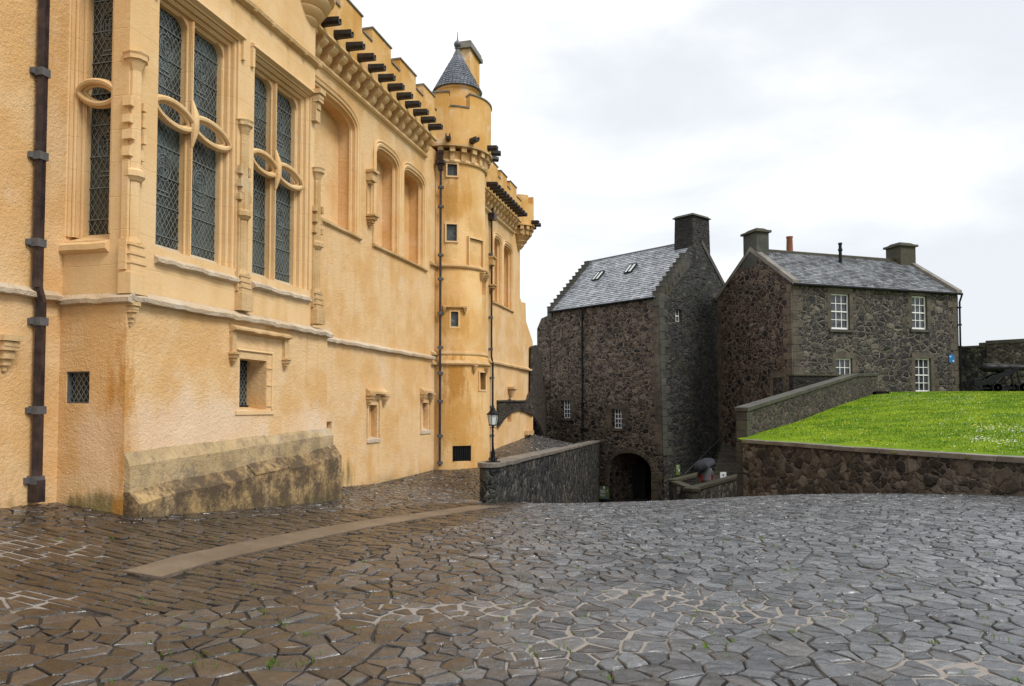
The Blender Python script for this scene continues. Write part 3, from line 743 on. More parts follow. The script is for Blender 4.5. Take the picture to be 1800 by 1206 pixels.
# ---- niche bracket pairs
def bracket(mbx, pl, a, ztop, w=.22, h=.3, o=.16, kind_='corbel'):
    if kind_ == 'block':
        mbx.box(pl, a - w / 2, a + w / 2, ztop - h, ztop, -.02, o * .75); mbx.box(pl, a - w / 2 - .02, a + w / 2 + .02, ztop - .05, ztop + .01, 0, o); mbx.box(pl, a - w * .38, a + w * .38, ztop - h - .06, ztop - h + .01, 0, o * .45)
    else:
        for i, (ww, oo, za, zb) in enumerate(((1.0, 1.0, -.05, 0), (.82, .85, -.10, -.055), (.86, .8, -.135, -.10), (.6, .62, -.21, -.135), (.38, .4, -.27, -.21), (.2, .22, -.32, -.27))):
            q = h / .32; mbx.box(pl, a - w * ww / 2, a + w * ww / 2, ztop + za * q, ztop + zb * q, -.02, o * oo, .006)
mb = MB(); a = HR.S(647, 350)
bracket(mb, HR, a, HR.Z(648, 302), .24, .24, .22, 'block'); bracket(mb, HR, a + .02, HR.Z(648, 379), .26, .28, .22)
mb.box(HR, a - .10, a - .07, HR.Z(648, 380), HR.Z(648, 322), -.01, .02); mb.box(HR, a + .09, a + .12, HR.Z(648, 380), HR.Z(648, 322), -.01, .02)
a = HR.S(861, 490); bracket(mb, HR, a, HR.Z(861, 452), .3, .3, .22, 'block'); bracket(mb, HR, a, HR.Z(861, 501), .3, .3, .24)
build('niche_bracket', mb, M['ashd'], hall)
# ---- small basement windows with label hoods
for (a, b, z0, z1), (hu0, hu1, hv) in zip(sm, ((643, 676, 688), (738, 757, 687))):
    f = MB(); g = .07
    for k in range(3):
        gi = g * (2 - k); oo = -.03 - .08 * k
        f.box(HR, a - gi + .0, a - gi + g, z0, z1 + gi, oo - .08, oo + .03); f.box(HR, b + gi - g, b + gi, z0, z1 + gi, oo - .08, oo + .03); f.box(HR, a - gi + g, b + gi - g, z1 + gi - g, z1 + gi, oo - .08, oo + .03)
    wf = build('window_surround', f, M['ash'], hall)
    build('sill', MB().sweep(HR, [(-.25, z0 + .1), (.03, z0), (.03, z0 - .08), (-.25, z0 - .08)], a - .14, b + .14), M['pale'], wf)
    h = MB(); h0, h1 = HR.S(hu0, hv), HR.S(hu1, hv); hz = HR.Z(hu0, hv)
    h.sweep(HR, [(-.02, hz + .09), (.12, hz), (.12, hz - .05), (-.02, hz - .07)], h0, h1, 5, .008, .008)
    bracket(h, HR, h0 + .09, hz - .05, .2, .3, .16); bracket(h, HR, h1 - .09, hz - .05, .2, .3, .16)
    build('label_hood', h, M['ashd'], hall)
    build('blocked_back', MB().box(HR, a - .05, b + .05, z0, z1, -.3, -.26), M['ash'], hall)
h = MB(); bracket(h, HR, HR.S(896, 690), HR.Z(896, 683), .5, .4, .2); h.box(HR, HR.S(892, 680), HR.S(902, 680), HR.Z(896, 684), HR.Z(896, 680), 0, .24)
h.box(HR, HR.S(923, 757), HR.S(934, 757), HR.Z(927, 764), HR.Z(927, 757), -.02, .12); build('label_hood', h, M['ashd'], hall)
w_ = build('lane_window', MB().box(HR, HR.S(922, 742), HR.S(933, 742), HR.Z(927, 758), HR.Z(927, 726), -.25, -.18), M['iron'], hall)
build('pane', MB().box(HR, HR.S(924, 742), HR.S(931, 742), HR.Z(927, 755), HR.Z(927, 730), -.2, -.17), M['glass_dk'], w_)
# ---- string courses
def string(pl, s0, s1, z, mat, proj_=.10, jit=.013, h=.10, seg=.13, name='string_course'):
    n = max(2, int((s1 - s0) / seg))
    return build(name, MB().sweep(pl, [(-.03, z + h), (proj_, z + .01), (proj_ * .9, z - .045), (-.03, z - .06)], s0, s1, n, jit, jit * .8), mat, hall)
string(HR, HR.S(572, 592) - .8, HR.S(760, 628), HR.Z(660, 612), M['pale'])
string(HR, HR.S(858, 640), HR.S(932, 645), HR.Z(900, 644), M['ashd'], .1, .008)
zsl = HL.Z(40, 514)
string(HL, HL.S(2, 500) - 3, HL.S(103, 530), zsl, M['pale'])
# ---- parapet with merlons on paired corbels
PO = .34; zP0, zP1, zM = 9.03, 9.86, 10.18
def parapet(s0, s1, mer):
    mb = MB().box(HR, s0, s1, zP0, zP1, -.1, PO)
    mb2 = MB()
    for a, b in mer:
        mb.box(HR, a, b, zP1, zM, -.02, PO)
        mb2.box(HR, a - .02, b + .02, zM, zM + .035, -.05, PO + .03)
    q = s0
    edges = [s0] + [x for ab in mer for x in ab] + [s1]
    for i in range(0, len(edges), 2):
        if edges[i + 1] - edges[i] > .05: mb2.box(HR, edges[i] + .02, edges[i + 1] - .02, zP1, zP1 + .03, -.05, PO + .03)
    p = build('parapet', mb, M['lime2'], hall); build('coping', mb2, M['coping'], p)
    c = MB(); c.sweep(HR, [(0, zP0 + .03), (PO + .035, zP0 + .03), (PO + .035, zP0 - .012), (PO - .02, zP0 - .03), (0, zP0 - .03)], s0, s1, 1)
    c.tube([HR.P(s0, 8.62, .04), HR.P(s1, 8.62, .04)], .065, 8); c.sweep(HR, [(0, 8.60), (.05, 8.60), (.0, 8.50)], s0, s1, 1)
    n = int((s1 - s0) / .4)
    for i in range(n):
        a = s0 + (i + .5) * (s1 - s0) / n; w = .105
        for (zt, oo, hh) in ((zP0 - .028, .32, .17), (zP0 - .19, .19, .18)):
            prof = [(-.02, zt), (oo, zt), (oo, zt - hh * .4), (oo * .86, zt - hh * .72), (oo * .55, zt - hh), (-.02, zt - hh)]
            c.sweep(HR, prof, a - w * (1 if oo > .2 else .8), a + w * (1 if oo > .2 else .8), 1)
    build('corbel_table', c, M['ash'], hall)
PF = HR.off(PO)
us = [(560, 590), (598, 618), (622, 636), (654, 687), (703, 731), (744, 764)]
def SPf(u, v=120): return PF.S(u, v)
mer = [(SPf(u0), SPf(u1)) for u0, u1 in us[2:]]
mer[0] = (mer[0][1] - 1.0, mer[0][1])
parapet(SPf(545), SPf(764) + .15, [(mer[0][0] - 1.5, mer[0][0] - .5)] + mer)
far_m = [(SPf(838, 280), SPf(846, 280)), (SPf(863, 290), SPf(875, 300)), (SPf(882, 310), SPf(892, 320)), (SPf(898, 330), SPf(909, 335))]
far_m = [(SPf(862, 290) - .2, SPf(875, 300)), (SPf(880, 300), SPf(891, 320)), (SPf(897, 320), SPf(908, 335))]
parapet(SPf(852, 290) - .5, SPf(916, 350), far_m)
# ---- round bartizan at the hall end
def bartizan(name, c, zb, r, ztop, mer_arcs, mat):
    b = MB(); prof = [(0, zb - .55)]
    for k, (rr, zz) in enumerate(((.10, -.5), (.22, -.36), (.20, -.33), (.34, -.2), (.31, -.17), (.45, -.03), (.42, 0))): prof.append((rr * r / .6, zb + zz))
    prof += [(r * .8, zb + .02), (r * .8, zb + .3), (0, zb + .3)]
    b.lathe((c.x, c.y, 0), prof, 28)
    for k in range(14):
        q = 2 * math.pi * k / 14; 
        b.ringseg((c.x, c.y), r * .7, r * 1.0, zb + .22, zb + .40, q - .12, q + .12, 2); b.ringseg((c.x, c.y), r * .7, r * .88, zb + .05, zb + .22, q - .1, q + .1, 2)
    o = build(name + '_corbelling', b, M['ashd'], hall, smooth=True)
    b = MB().lathe((c.x, c.y, 0), [(0, zb + .38), (r + .04, zb + .38), (r + .04, zb + .44), (r, zb + .46), (r, ztop), (r - .25, ztop), (r - .25, zb + .6), (0, zb + .6)], 32)
    for a0, a1 in mer_arcs: b.ringseg((c.x, c.y), r - .25, r, ztop, ztop + .33, a0, a1, 10)
    build(name, b, mat, hall, smooth=True)
    return o
bcn = HR.P(HR.S(914, 400) - .30, 0, .02)
bartizan('bartizan', bcn, 8.62, .62, 9.9, [(-1.9, -.9), (-.4, 1.2)], M['lime2'])
# ---- waterspouts
def spout(p, d, L=.38):
    d = Vector(d).normalized(); m_ = MB(); s_ = Vector((-d.y, d.x, 0)); dr = d + Vector((0, 0, -.05))
    def pt(a, x, z): q = Vector(p) + dr * a + s_ * x; return (q.x, q.y, q.z + z)
    pr = [(-.075, .07), (-.085, -.03), (-.05, -.085), (.05, -.085), (.085, -.03), (.075, .07), (.045, .07), (.04, -.02), (-.04, -.02), (-.045, .07)]
    n = len(pr); k = 1.0
    vs = [pt(-.06, x, z) for x, z in pr] + [pt(L, x * .85, z * .85) for x, z in pr]
    m_.add(vs, [(i, (i + 1) % n, n + (i + 1) % n, n + i) for i in range(n)] + [tuple(range(n)), tuple(range(2 * n - 1, n - 1, -1))])
    return build('waterspout', m_, M['spout'], hall)
s0_, s1_ = PF.S(567, 26), PF.S(754, 222)
for i in range(12): spout(HR.P(s0_ + (s1_ - s0_) * i / 11, 9.20, PO), (nh[0], nh[1], 0))
s0_, s1_ = PF.S(856, 315), PF.S(910, 385)
for i in range(12): spout(HR.P(s0_ + (s1_ - s0_) * i / 11, 9.20, PO), (nh[0], nh[1], 0))
for q in (-.5, .1, .7): spout((bcn.x + .62 * math.cos(q), bcn.y + .62 * math.sin(q), 9.17), (math.cos(q), math.sin(q), 0), .3)
# ---- stair tower
TC = Vector((-1.886, 22.71)); TR = 1.085
def cyl(u, v, r=TR):
    q = ray(u, v); a = q.x ** 2 + q.y ** 2; b = -2 * (q.x * TC.x + q.y * TC.y); c = TC.length_squared - r * r
    D = b * b - 4 * a * c
    t = (-b - math.sqrt(max(D, 0))) / (2 * a); p = Vector((0, 0, CZ)) + q * t
    return p, math.atan2(p.y - TC.y, p.x - TC.x)
zt = lambda v: cyl(800, v)[0].z
zr1, zr2, zr3, zc = zt(468), zt(622), zt(639), zt(284)
prof = [(0, -1.2), (1.24, -1.2), (1.215, 0), (1.19, zr3 - .1), (1.19, zr3), (1.16, zr2), (1.10, zr2 + .06), (1.10, zr1), (1.075, zr1 + .05), (1.07, zc), (1.07, 9.1), (0, 9.1)]
tcuts = []; tw = [(795, 299, 17, 20), (794, 409, 18, 29), (799, 561, 13, 26), (848, 670, 10, 30), (812, 797, 31, 27), (837, 445, 22, 48), (851, 502, 7, 36)]
tfr = []
for k, (u, v, w_, h_) in enumerate(tw):
    rr = 1.19 if v > 640 else 1.08
    p, q = cyl(u, v, rr); zt0, zt1 = cyl(u, v + h_ / 2, rr)[0].z, cyl(u, v - h_ / 2, rr)[0].z
    pa, pb = cyl(u - w_ / 2, v, rr)[1], cyl(min(u + w_ / 2, 855), v, rr)[1]
    d = Vector((math.cos(q), math.sin(q))); pl = PL((p.x - d.x * .0, p.y - d.y * .0), (-d.y, d.x))
    hw = abs((pb - pa)) * rr / 2
    hw = min(hw, .34); dep = .06 if k in (5,) else .16
    tcuts.append(MB().box(pl, -hw, hw, zt0, zt1, -dep, .4)); tfr.append((pl, hw, zt0, zt1, dep))
tower = MB().lathe((TC.x, TC.y, 0), prof, 64)
build('stair_tower', tower, M['limetower'], hall, cuts=tcuts, smooth=True)
def ring(z, r, pr, name='tower_string', mat='ashd'):
    b = MB().lathe((TC.x, TC.y, 0), [(r - .08, z - .05), (r + pr * .8, z - .04), (r + pr, z), (r + .01, z + .09), (r - .08, z + .09)], 56)
    return build(name, b, M[mat], hall, smooth=False)
ring(zr1, 1.08, .09); ring(zr2, 1.12, .07); ring(zr3, 1.18, .09); ring(zc, 1.06, .09, mat='ash')
b = MB()      # return of the strings on the short flat piece of wall
for z_ in (zr1, zr2, zr3): b.sweep(HR, [(-.02, z_ + .07), (.10, z_), (.09, z_ - .05), (-.02, z_ - .06)], HR.S(755, 470) if z_ == zr1 else HR.S(757, 620), TC.y / dh[1] - .6, 3, .006, .004)
build('string_return', b, M['ashd'], hall)
def leaded(pl, s0, s1, z0, z1, o, parent, dx=.09, dz=.13, t_=.0055, bars=.0, glass='glass', back=.02):
    g = build('pane', MB().box(pl, s0, s1, z0, z1, o - back, o), M[glass], parent)
    L_ = MB(); W = s1 - s0; Hh = z1 - z0; k = dz / dx
    def seg(sa, za, sb, zb):
        d_ = Vector((sb - sa, zb - za)); n_ = Vector((-d_.y, d_.x)).normalized() * t_
        L_.add([pl.P(sa + n_.x, za + n_.y, o + .008), pl.P(sa - n_.x, za - n_.y, o + .008), pl.P(sb - n_.x, zb - n_.y, o + .008), pl.P(sb + n_.x, zb + n_.y, o + .008)], [(0, 1, 2, 3)])
    c = -k * W
    while c < Hh:
        a0 = max(0, -c / k); a1 = min(W, (Hh - c) / k)
        if a1 > a0: seg(s0 + a0, z0 + c + k * a0, s0 + a1, z0 + c + k * a1); seg(s1 - a0, z0 + c + k * a0, s1 - a1, z0 + c + k * a1)
        c += dz
    if bars:
        z_ = z0 + bars * .6
        while z_ < z1: L_.box(pl, s0, s1, z_ - .006, z_ + .006, o + .004, o + .02); z_ += bars
    build('leading', L_, M['came'], parent, recalc=False)
    return g
for k, (pl, hw, z0, z1, dep) in enumerate(tfr):
    if k == 4:
        g = build('vent_grille', MB().box(pl, -hw - .01, hw + .01, z0, z1, -dep, -.03), M['black'], hall)
        b = MB(); b.box(pl, -hw, hw, z1 - .02, z1, -.03, .01); b.box(pl, -hw, hw, z0, z0 + .02, -.03, .01)
        for i in range(9): b.box(pl, -hw + hw * 2 * i / 8 - .006, -hw + hw * 2 * i / 8 + .006, z0, z1, -.03, .0)
        build('grille_bar', b, M['iron'], g); continue
    fb = MB(); g = .045
    if k in (0, 1, 2, 3, 5):
        for (a, b_, c, d) in ((-hw - g, -hw, z0 - g, z1 + g), (hw, hw + g, z0 - g, z1 + g), (-hw, hw, z1, z1 + g), (-hw, hw, z0 - g, z0)): fb.box(pl, a, b_, c, d, -dep, .022)
        w_ = build('tower_window', fb, M['ash'], hall)
    if k in (0, 1, 2): leaded(pl, -hw, hw, z0, z1, -.09, w_, .07, .10, .004)
    if k == 2:
        h = MB(); zz = z1 + .16; h.sweep(pl, [(-.10, zz + .05), (.09, zz), (.09, zz - .04), (-.1, zz - .05)], -.34, .34, 4, .006, .004)
        bracket(h, pl, -.30, zz - .03, .11, .2, .1); bracket(h, pl, .30, zz - .03, .11, .2, .1); build('label_hood', h, M['ashd'], hall)
h = MB()
for (u, v) in ((846, 482), (856, 486), (833, 645), (856, 649)):
    p, q = cyl(min(u, 853), v, 1.12 if v < 600 else 1.2); d = Vector((math.cos(q), math.sin(q))); pl = PL((p.x, p.y), (-d.y, d.x)); bracket(h, pl, 0, p.z + .05, .13, .25, .12)
build('label_stop', h, M['ashd'], hall)
# tower corbels + parapet
c = MB(); nC = 22
for k in range(nC):
    q = 2 * math.pi * k / nC
    c.ringseg(TC, 1.0, 1.235, 9.03, 9.20, q - .065, q + .065, 3); c.ringseg(TC, 1.0, 1.16, 8.78, 9.03, q - .055, q + .055, 3)
c.lathe((TC.x, TC.y, 0), [(1.0, 9.18), (1.29, 9.18), (1.29, 9.24), (1.0, 9.26)], 56)
build('tower_corbels', c, M['ashd'], hall)
zTp, zTm = 10.33, 10.74
pr = MB().lathe((TC.x, TC.y, 0), [(0, 9.2), (1.25, 9.2), (1.25, zTp), (1.02, zTp), (1.02, 9.6), (0, 9.6)], 64)
cp = MB()
a_l = cyl(789, 190, 1.25)[1]; a_r = cyl(826, 200, 1.25)[1]
arcs = [(a_r, a_r + 1.15), (a_r + 1.6, a_r + 2.7), (a_l - 1.9 - 1.2, a_l - 1.9 - .3), (a_l - 1.35, a_l)]
for a0, a1 in arcs: pr.ringseg(TC, 1.02, 1.25, zTp, zTm, a0, a1, 14); cp.ringseg(TC, 1.0, 1.28, zTm, zTm + .04, a0 - .02, a1 + .02, 14)
cp.ringseg(TC, 1.0, 1.28, zTp, zTp + .035, a_l + .02, a_r - .02, 8)
pp_ = build('tower_parapet', pr, M['lime2'], hall, smooth=True); build('coping', cp, M['coping'], pp_, smooth=True)
for (u, v) in ((788, 234), (829, 240)):
    p, q = cyl(u, v, 1.25); spout((p.x, p.y, 9.38), (math.cos(q), math.sin(q), 0), .33)
for q in (-.35, -.02, .35): spout((TC.x + 1.25 * math.cos(q), TC.y + 1.25 * math.sin(q), 9.38), (math.cos(q), math.sin(q), 0), .30)
# cap house and cone
CC = at(804, 150, 23.45); cz0 = at(804, 163, 23.4).z; cz1 = at(804, 86, 23.45).z
cb = MB().lathe((CC.x, CC.y, 0), [(0, 9.5), (.66, 9.5), (.66, cz0 - .1), (.70, cz0 - .06), (.70, cz0 + .02), (0, cz0 + .02)], 40)
q = math.atan2(-CC.y, -CC.x) + .38; d = Vector((math.cos(q), math.sin(q))); pl = PL((CC.x + d.x * .66, CC.y + d.y * .66), (-d.y, d.x))
ch = build('cap_house', cb, M['lime2'], hall, cuts=[MB().box(pl, -.09, .09, 10.45, 10.82, -.15, .2)], smooth=True)
build('cap_window', MB().box(pl, -.085, .085, 10.46, 10.81, -.14, -.08), M['white'], ch)
sl = MB(); nr = 17; Rb = .77
for j in range(nr):
    f0, f1 = j / nr, (j + 1.25) / nr; r0 = Rb * (1 - f0) + .015; r1_ = max(.03, Rb * (1 - f1)); z0 = cz0 + (cz1 - cz0) * f0; z1 = min(cz1, cz0 + (cz1 - cz0) * f1)
    n = max(8, int(2 * math.pi * r0 / .12)); ofs = rng.random() * 6
    for k in range(n):
        a0 = ofs + 2 * math.pi * k / n + .012; a1 = ofs + 2 * math.pi * (k + 1) / n - .012; l = rng.random() * .006
        P = [(CC.x + r * math.cos(a), CC.y + r * math.sin(a), z) for (r, a, z) in ((r0 + l, a0, z0), (r0 + l, a1, z0), (r1_, a1, z1), (r1_, a0, z1), (r0 - .02, a0, z0), (r0 - .02, a1, z0))]
        sl.add(P, [(0, 1, 2, 3), (4, 5, 1, 0)], (rng.random(), rng.random(), 0))
sl.lathe((CC.x, CC.y, 0), [(Rb - .02, cz0 - .005), (.02, cz1)], 32)
cone = build('cone_roof', sl, M['slatecone'], hall, recalc=False)
build('finial', MB().lathe((CC.x, CC.y, cz1), [(0, -.22), (.14, -.22), (.05, -.02), (.07, 0), (.05, .03), (.10, .08), (.12, .14), (.10, .20), (.04, .25), (.02, .3), (.008, .55), (0, .56)], 20), M['leadg'], cone, smooth=True)
# chimney on the hall roof
HC = PL((-8.35, 0), dh); a0 = HC.S(826, 75); a1 = HC.S(843, 105) ; zt_ = HC.Z(826, 72)
mb = MB().box(HC, a0, a1, 8.0, zt_ - .26, -.42, 0); ch2 = build('chimney', mb, M['lime2'], hall)
build('coping', MB().box(HC, a0 - .12, a1 + .12, zt_ - .26, zt_ - .12, -.52, .09).box(HC, a0 - .06, a1 + .06, zt_ - .12, zt_, -.46, .05), M['coping'], ch2)
build('hall_roof', MB().box(HR, sWJ, sHE - .1, 9.0, 9.3, -3.0, -.12), M['coping'], hall)
# ---- bay
sBR = HB.S(575, 650); sBRu = HB.S(557, 250)
zstr = HB.Z(400, 553)
plb = MB().box(HB, sBL, sBR, -1.0, zstr, -2.0, 0); 
win_s = (HB.S(421, 680), HB.S(470, 680)); zw0, zw1 = HB.Z(450, 719), HB.Z(430, 628)
gs0, gs1 = HB.S(416, 665), HB.S(481, 665); wz0 = HB.Z(440, 720); wz1 = HB.Z(424, 630)
RPw = (RP.S(116, 680), RP.S(157, 680), RP.Z(136, 709), RP.Z(136, 653))
build('bay_base', plb, M['lime'], hall, cuts=[MB().box(HB, win_s[0], gs1 - .21, wz0, wz1, -.48, .3), MB().box(RP, RPw[0], RPw[1], RPw[2], RPw[3], -.12, .3)])
g_ = build('small_window', MB().box(RP, RPw[0] + .0, RPw[0] + .018, RPw[2], RPw[3], -.1, -.02).box(RP, RPw[1] - .018, RPw[1], RPw[2], RPw[3], -.1, -.02).box(RP, RPw[0] + .02, RPw[1] - .02, RPw[3] - .018, RPw[3], -.1, -.02).box(RP, RPw[0] + .02, RPw[1] - .02, RPw[2], RPw[2] + .018, -.1, -.02), M['leadg'], hall)
leaded(RP, RPw[0] + .01, RPw[1] - .01, RPw[2] + .01, RPw[3] - .01, -.07, g_, .075, .11, .0055, 0, 'glass_dk')
# upper bay
U = .05; HBu = HB.off(-U); sUL = sBL + .02
zt0 = HB.Z(345, 28); zsill = HB.Z(445, 481)
A = dict(s0=HBu.S(273, 430), s1=HBu.S(414, 470), r1=HBu.S(317, 300, -.26), m1=HBu.S(342, 300, -.07), r2=HBu.S(381, 300, -.26))
Bw = dict(s0=HBu.S(443, 480), s1=HBu.S(543, 500), r1=HBu.S(468, 350, -.26), m1=HBu.S(488, 350, -.07), r2=HBu.S(512, 350, -.26))
ztop = zt0 + .16; zlo = zsill
rw = (RP.S(106, 420), RP.S(193, 300)); rg0 = RP.S(150, 300, .28 - .5)
cuts = [MB().box(HBu, A['s0'], A['s1'], zlo, ztop, -.34, .5), MB().box(HBu, Bw['s0'], Bw['s1'], zlo, ztop, -.34, .5), MB().box(RP, rw[0], rw[1], zlo, ztop, -.34, .5)]
up = MB().box(HBu, sUL, sBRu, zstr, 12.0, -2.0, 0)
build('bay_wall', up, M['ash'], hall, cuts=cuts)
def tracery(pl, s0, s1, lights, gname, z0, z1, zloop, jl, jr):
    """stone jambs, head and mullions; lights = [(a,b),...] clear glass openings"""
    fr = MB()
    for sg, e, g in ((1, s0, jl), (-1, s1, jr)):
        for k, (f, o) in enumerate(((0, -.05), (.34, -.12), (.67, -.20))):
            a = e + sg * g * f; b = e + sg * g * (f + .34)
            fr.box(pl, min(a, b), max(a, b), z0, z1, -.32, o)
            fr.tube([pl.P(a + sg * .02, z0, o), pl.P(a + sg * .02, z1 - .02, o)], .022, 8)
    hz = .16
    for k, (f, o) in enumerate(((0, -.05), (.34, -.12), (.67, -.20))):
        fr.box(pl, s0, s1, z1 - hz * (f + .34), z1 - hz * f, -.32, o - .001); fr.tube([pl.P(s0, z1 - hz * f - .02, o), pl.P(s1, z1 - hz * f - .02, o)], .02, 8)
    for i in range(len(lights) - 1):
        a, b = lights[i][1], lights[i + 1][0]; m_ = (a + b) / 2; w_ = (b - a) / 2
        fr.box(pl, a, b, z0, z1 - hz, -.32, -.2); fr.box(pl, a + w_ * .35, b - w_ * .35, z0, z1 - hz, -.25, -.11); fr.tube([pl.P(m_, z0, -.10), pl.P(m_, z1 - hz, -.10)], w_ * .42, 10)
        for q in (-1, 1): fr.tube([pl.P(m_ + q * w_ * .72, z0, -.185), pl.P(m_ + q * w_ * .72, z1 - hz, -.185)], .018, 6)
    for a, b in lights:                                         # rounded shoulders of each head
        r = min(.16, (b - a) * .4); zt_ = z1 - hz
        for q, sg in ((a, 1), (b, -1)):
            poly = [(q - sg * .001, zt_ + .001)] + [(q + sg * (r - r * math.cos(t_)), zt_ - r + r * math.sin(t_)) for t_ in [math.pi / 2 * i / 6 for i in range(6, -1, -1)]]
            fr.prism(pl, poly, -.30, -.17)
    f = build('tracery', fr, M['ash'], hall)
    lp = MB()
    for a, b in lights:                                         # interlaced loop at mid height
        c = (a + b) / 2; w_ = (b - a) / 2 + .04; hh = .14
        for rr, oo, tr in ((1.0, -.09, .040), (.80, -.135, .032), (1.16, -.125, .026)):
            pts = []
            for i in range(28):
                t_ = 2 * math.pi * i / 28; x = math.cos(t_); y = math.sin(t_)
                yy = y * (1 - .22 * abs(x) ** 3)
                pts.append(pl.P(c + x * w_ * rr, zloop + yy * hh * rr - .05 * x, oo + .035 * math.sin(t_ + .6)))
            lp.tube(pts, tr, 7, closed=True)
    for i in range(len(lights) - 1):
        m_ = (lights[i][1] + lights[i + 1][0]) / 2; lp.tube([pl.P(m_, zloop - .34, -.10), pl.P(m_, zloop - .1, -.055), pl.P(m_, zloop + .12, -.055), pl.P(m_, zloop + .34, -.10)], [.02, .062, .062, .02], 8)
    build('transom_loop', lp, M['ash'], f, smooth=True)
    for a, b in lights:
        leaded(pl, a - .02, b + .02, z0, z1 - .1, -.285, f, .088, .135, .0048, .42, gname)
        c = (a + b) / 2
        for zc_ in (z0 + 1.22, zloop + .98):                     # plain roundels set in the lights
            rb = MB()
            for rr, t_ in ((.165, .007), (.12, .005)):
                rb.tube([pl.P(c + rr * .92 * math.cos(q), zc_ + rr * 1.15 * math.sin(q), -.272) for q in [2 * math.pi * i / 22 for i in range(22)]], t_, 4, closed=True)
            rb.tube([pl.P(c + x, zc_ + z_, -.272) for x, z_ in ((-.07, .08), (.07, .08), (.07, -.03), (0, -.12), (-.07, -.03))], .006, 4, closed=True)
            rb.tube([pl.P(c, zc_ + .08, -.27), pl.P(c, zc_ - .12, -.27)], .006, 4); rb.tube([pl.P(c - .07, zc_ + .0, -.27), pl.P(c + .07, zc_, -.27)], .006, 4)
            rb.box(pl, c - .10, c + .10, zc_ - .34, zc_ - .325, -.28, -.268); rb.box(pl, c - .13, c + .13, zc_ - .40, zc_ - .385, -.28, -.268)
            build('roundel', rb, M['came'], f)
    return f
zloop = HBu.Z(370, 229)
jA = A['s1'] - A['r2']; lA = [(A['s0'] + jA * .8, A['r1']), (A['m1'], A['r2'])]
jB = Bw['s1'] - Bw['r2']; lB = [(Bw['s0'] + jB * .62, Bw['r1']), (Bw['m1'], Bw['r2'])]
tracery(HBu, A['s0'], A['s1'], lA, 'glass', zlo, ztop, zloop, jA * .8, jA)
tracery(HBu, Bw['s0'], Bw['s1'], lB, 'glass', zlo, ztop, HBu.Z(485, 293), jB * .62, jB)
rl = (RP.S(150, 300, -.2), rw[1] - .02)
tracery(RP, rw[0], rw[1], [rl], 'glass_dk', RP.Z(170, 417, -.2), ztop, RP.Z(162, 165, -.1), rl[0] - rw[0], .03)
build('return_glass', MB().box(RP, rl[1] - .16, rl[1] - .02, RP.Z(170, 417, -.2), RP.Z(180, 330), -.30, -.281), M['glass_gn'], hall)
# hood mouldings over the windows, white weathered sills
mb = MB()
for w_ in (A, Bw):
    mb.sweep(HBu, [(-.02, ztop + .13), (.07, ztop + .10), (.075, ztop + .055), (0, ztop + .02)], w_['s0'] - .12, w_['s1'] + .1, 1)
    for sg, e in ((-1, w_['s0']), (1, w_['s1'])): mb.box(HBu, e + sg * .09 - .03, e + sg * .09 + .03, ztop - .28, ztop + .06, -.02, .05)
build('hood_mould', mb, M['ash'], hall)
for w_ in (A, Bw):
    a, b = w_['s0'] - .02, w_['s1'] + .0
    build('window_sill', MB().sweep(HBu, [(-.30, zlo + .13), (.03, zlo - .13), (.075, zlo - .155), (.075, zlo - .205), (0, zlo - .24), (-.30, zlo - .24)], a, b, 12, .014, .012), M['pale'], hall)
zr = RP.Z(150, 424)
build('window_sill', MB().sweep(RP, [(-.30, zr + .16), (.06, zr - .05), (.06, zr - .12), (0, zr - .15), (-.3, zr - .15)], rw[0] - .0, rw[1] + .0, 3, .006, .006), M['ash'], hall)
# string course on the bay, jagged weathered ledge
string(HB, sBL - .02, sBR + .06, zstr - .02, M['pale'], .11, .014, .10, .12)
zz = RP.Z(150, 524); string(RP, RP.S(108, 530), .10, zz - .04, M['pale'], .08, .014, .10, .12)
zs2 = HB.Z(500, 62)
build('string_course', MB().sweep(HBu, [(-.02, zs2 + .12), (.10, zs2 + .04), (.09, zs2 - .02), (.03, zs2 - .06), (-.02, zs2 - .08)], sUL, sBRu + .06, 18, .008, .008), M['ashd'], hall)
mb = MB()
for k in range(9): q = sUL + .5 + k * .52; mb.lathe(tuple(HBu.P(q, zs2 - .02, .06)), [(0, -.05), (.05, -.03), (.06, .01), (.03, .05), (0, .06)], 7)
build('string_boss', mb, M['ashd'], hall)
# corbelled round at the top corner of the bay
c = HBu.P(HBu.S(547, 60, 0), 0, -.18); zb_ = HBu.Z(552, 52)
b = MB().lathe((c.x, c.y, zb_), [(0, -.05), (.12, .0), (.24, .06), (.28, .11), (.26, .15), (.36, .20), (.40, .26), (.37, .30), (.48, .36), (.52, .43), (.49, .48), (.58, .53), (.60, .6), (.55, .64), (.55, 2.4), (0, 2.4)], 36)
build('corner_corbel', b, M['ash'], hall, smooth=True)
# ---- plinth of the bay: two weathered offsets
zpL, zpR = HB.Z(222, 795), HB.Z(575, 752)
sP0, sP1 = sBL + .006, sBR + .10
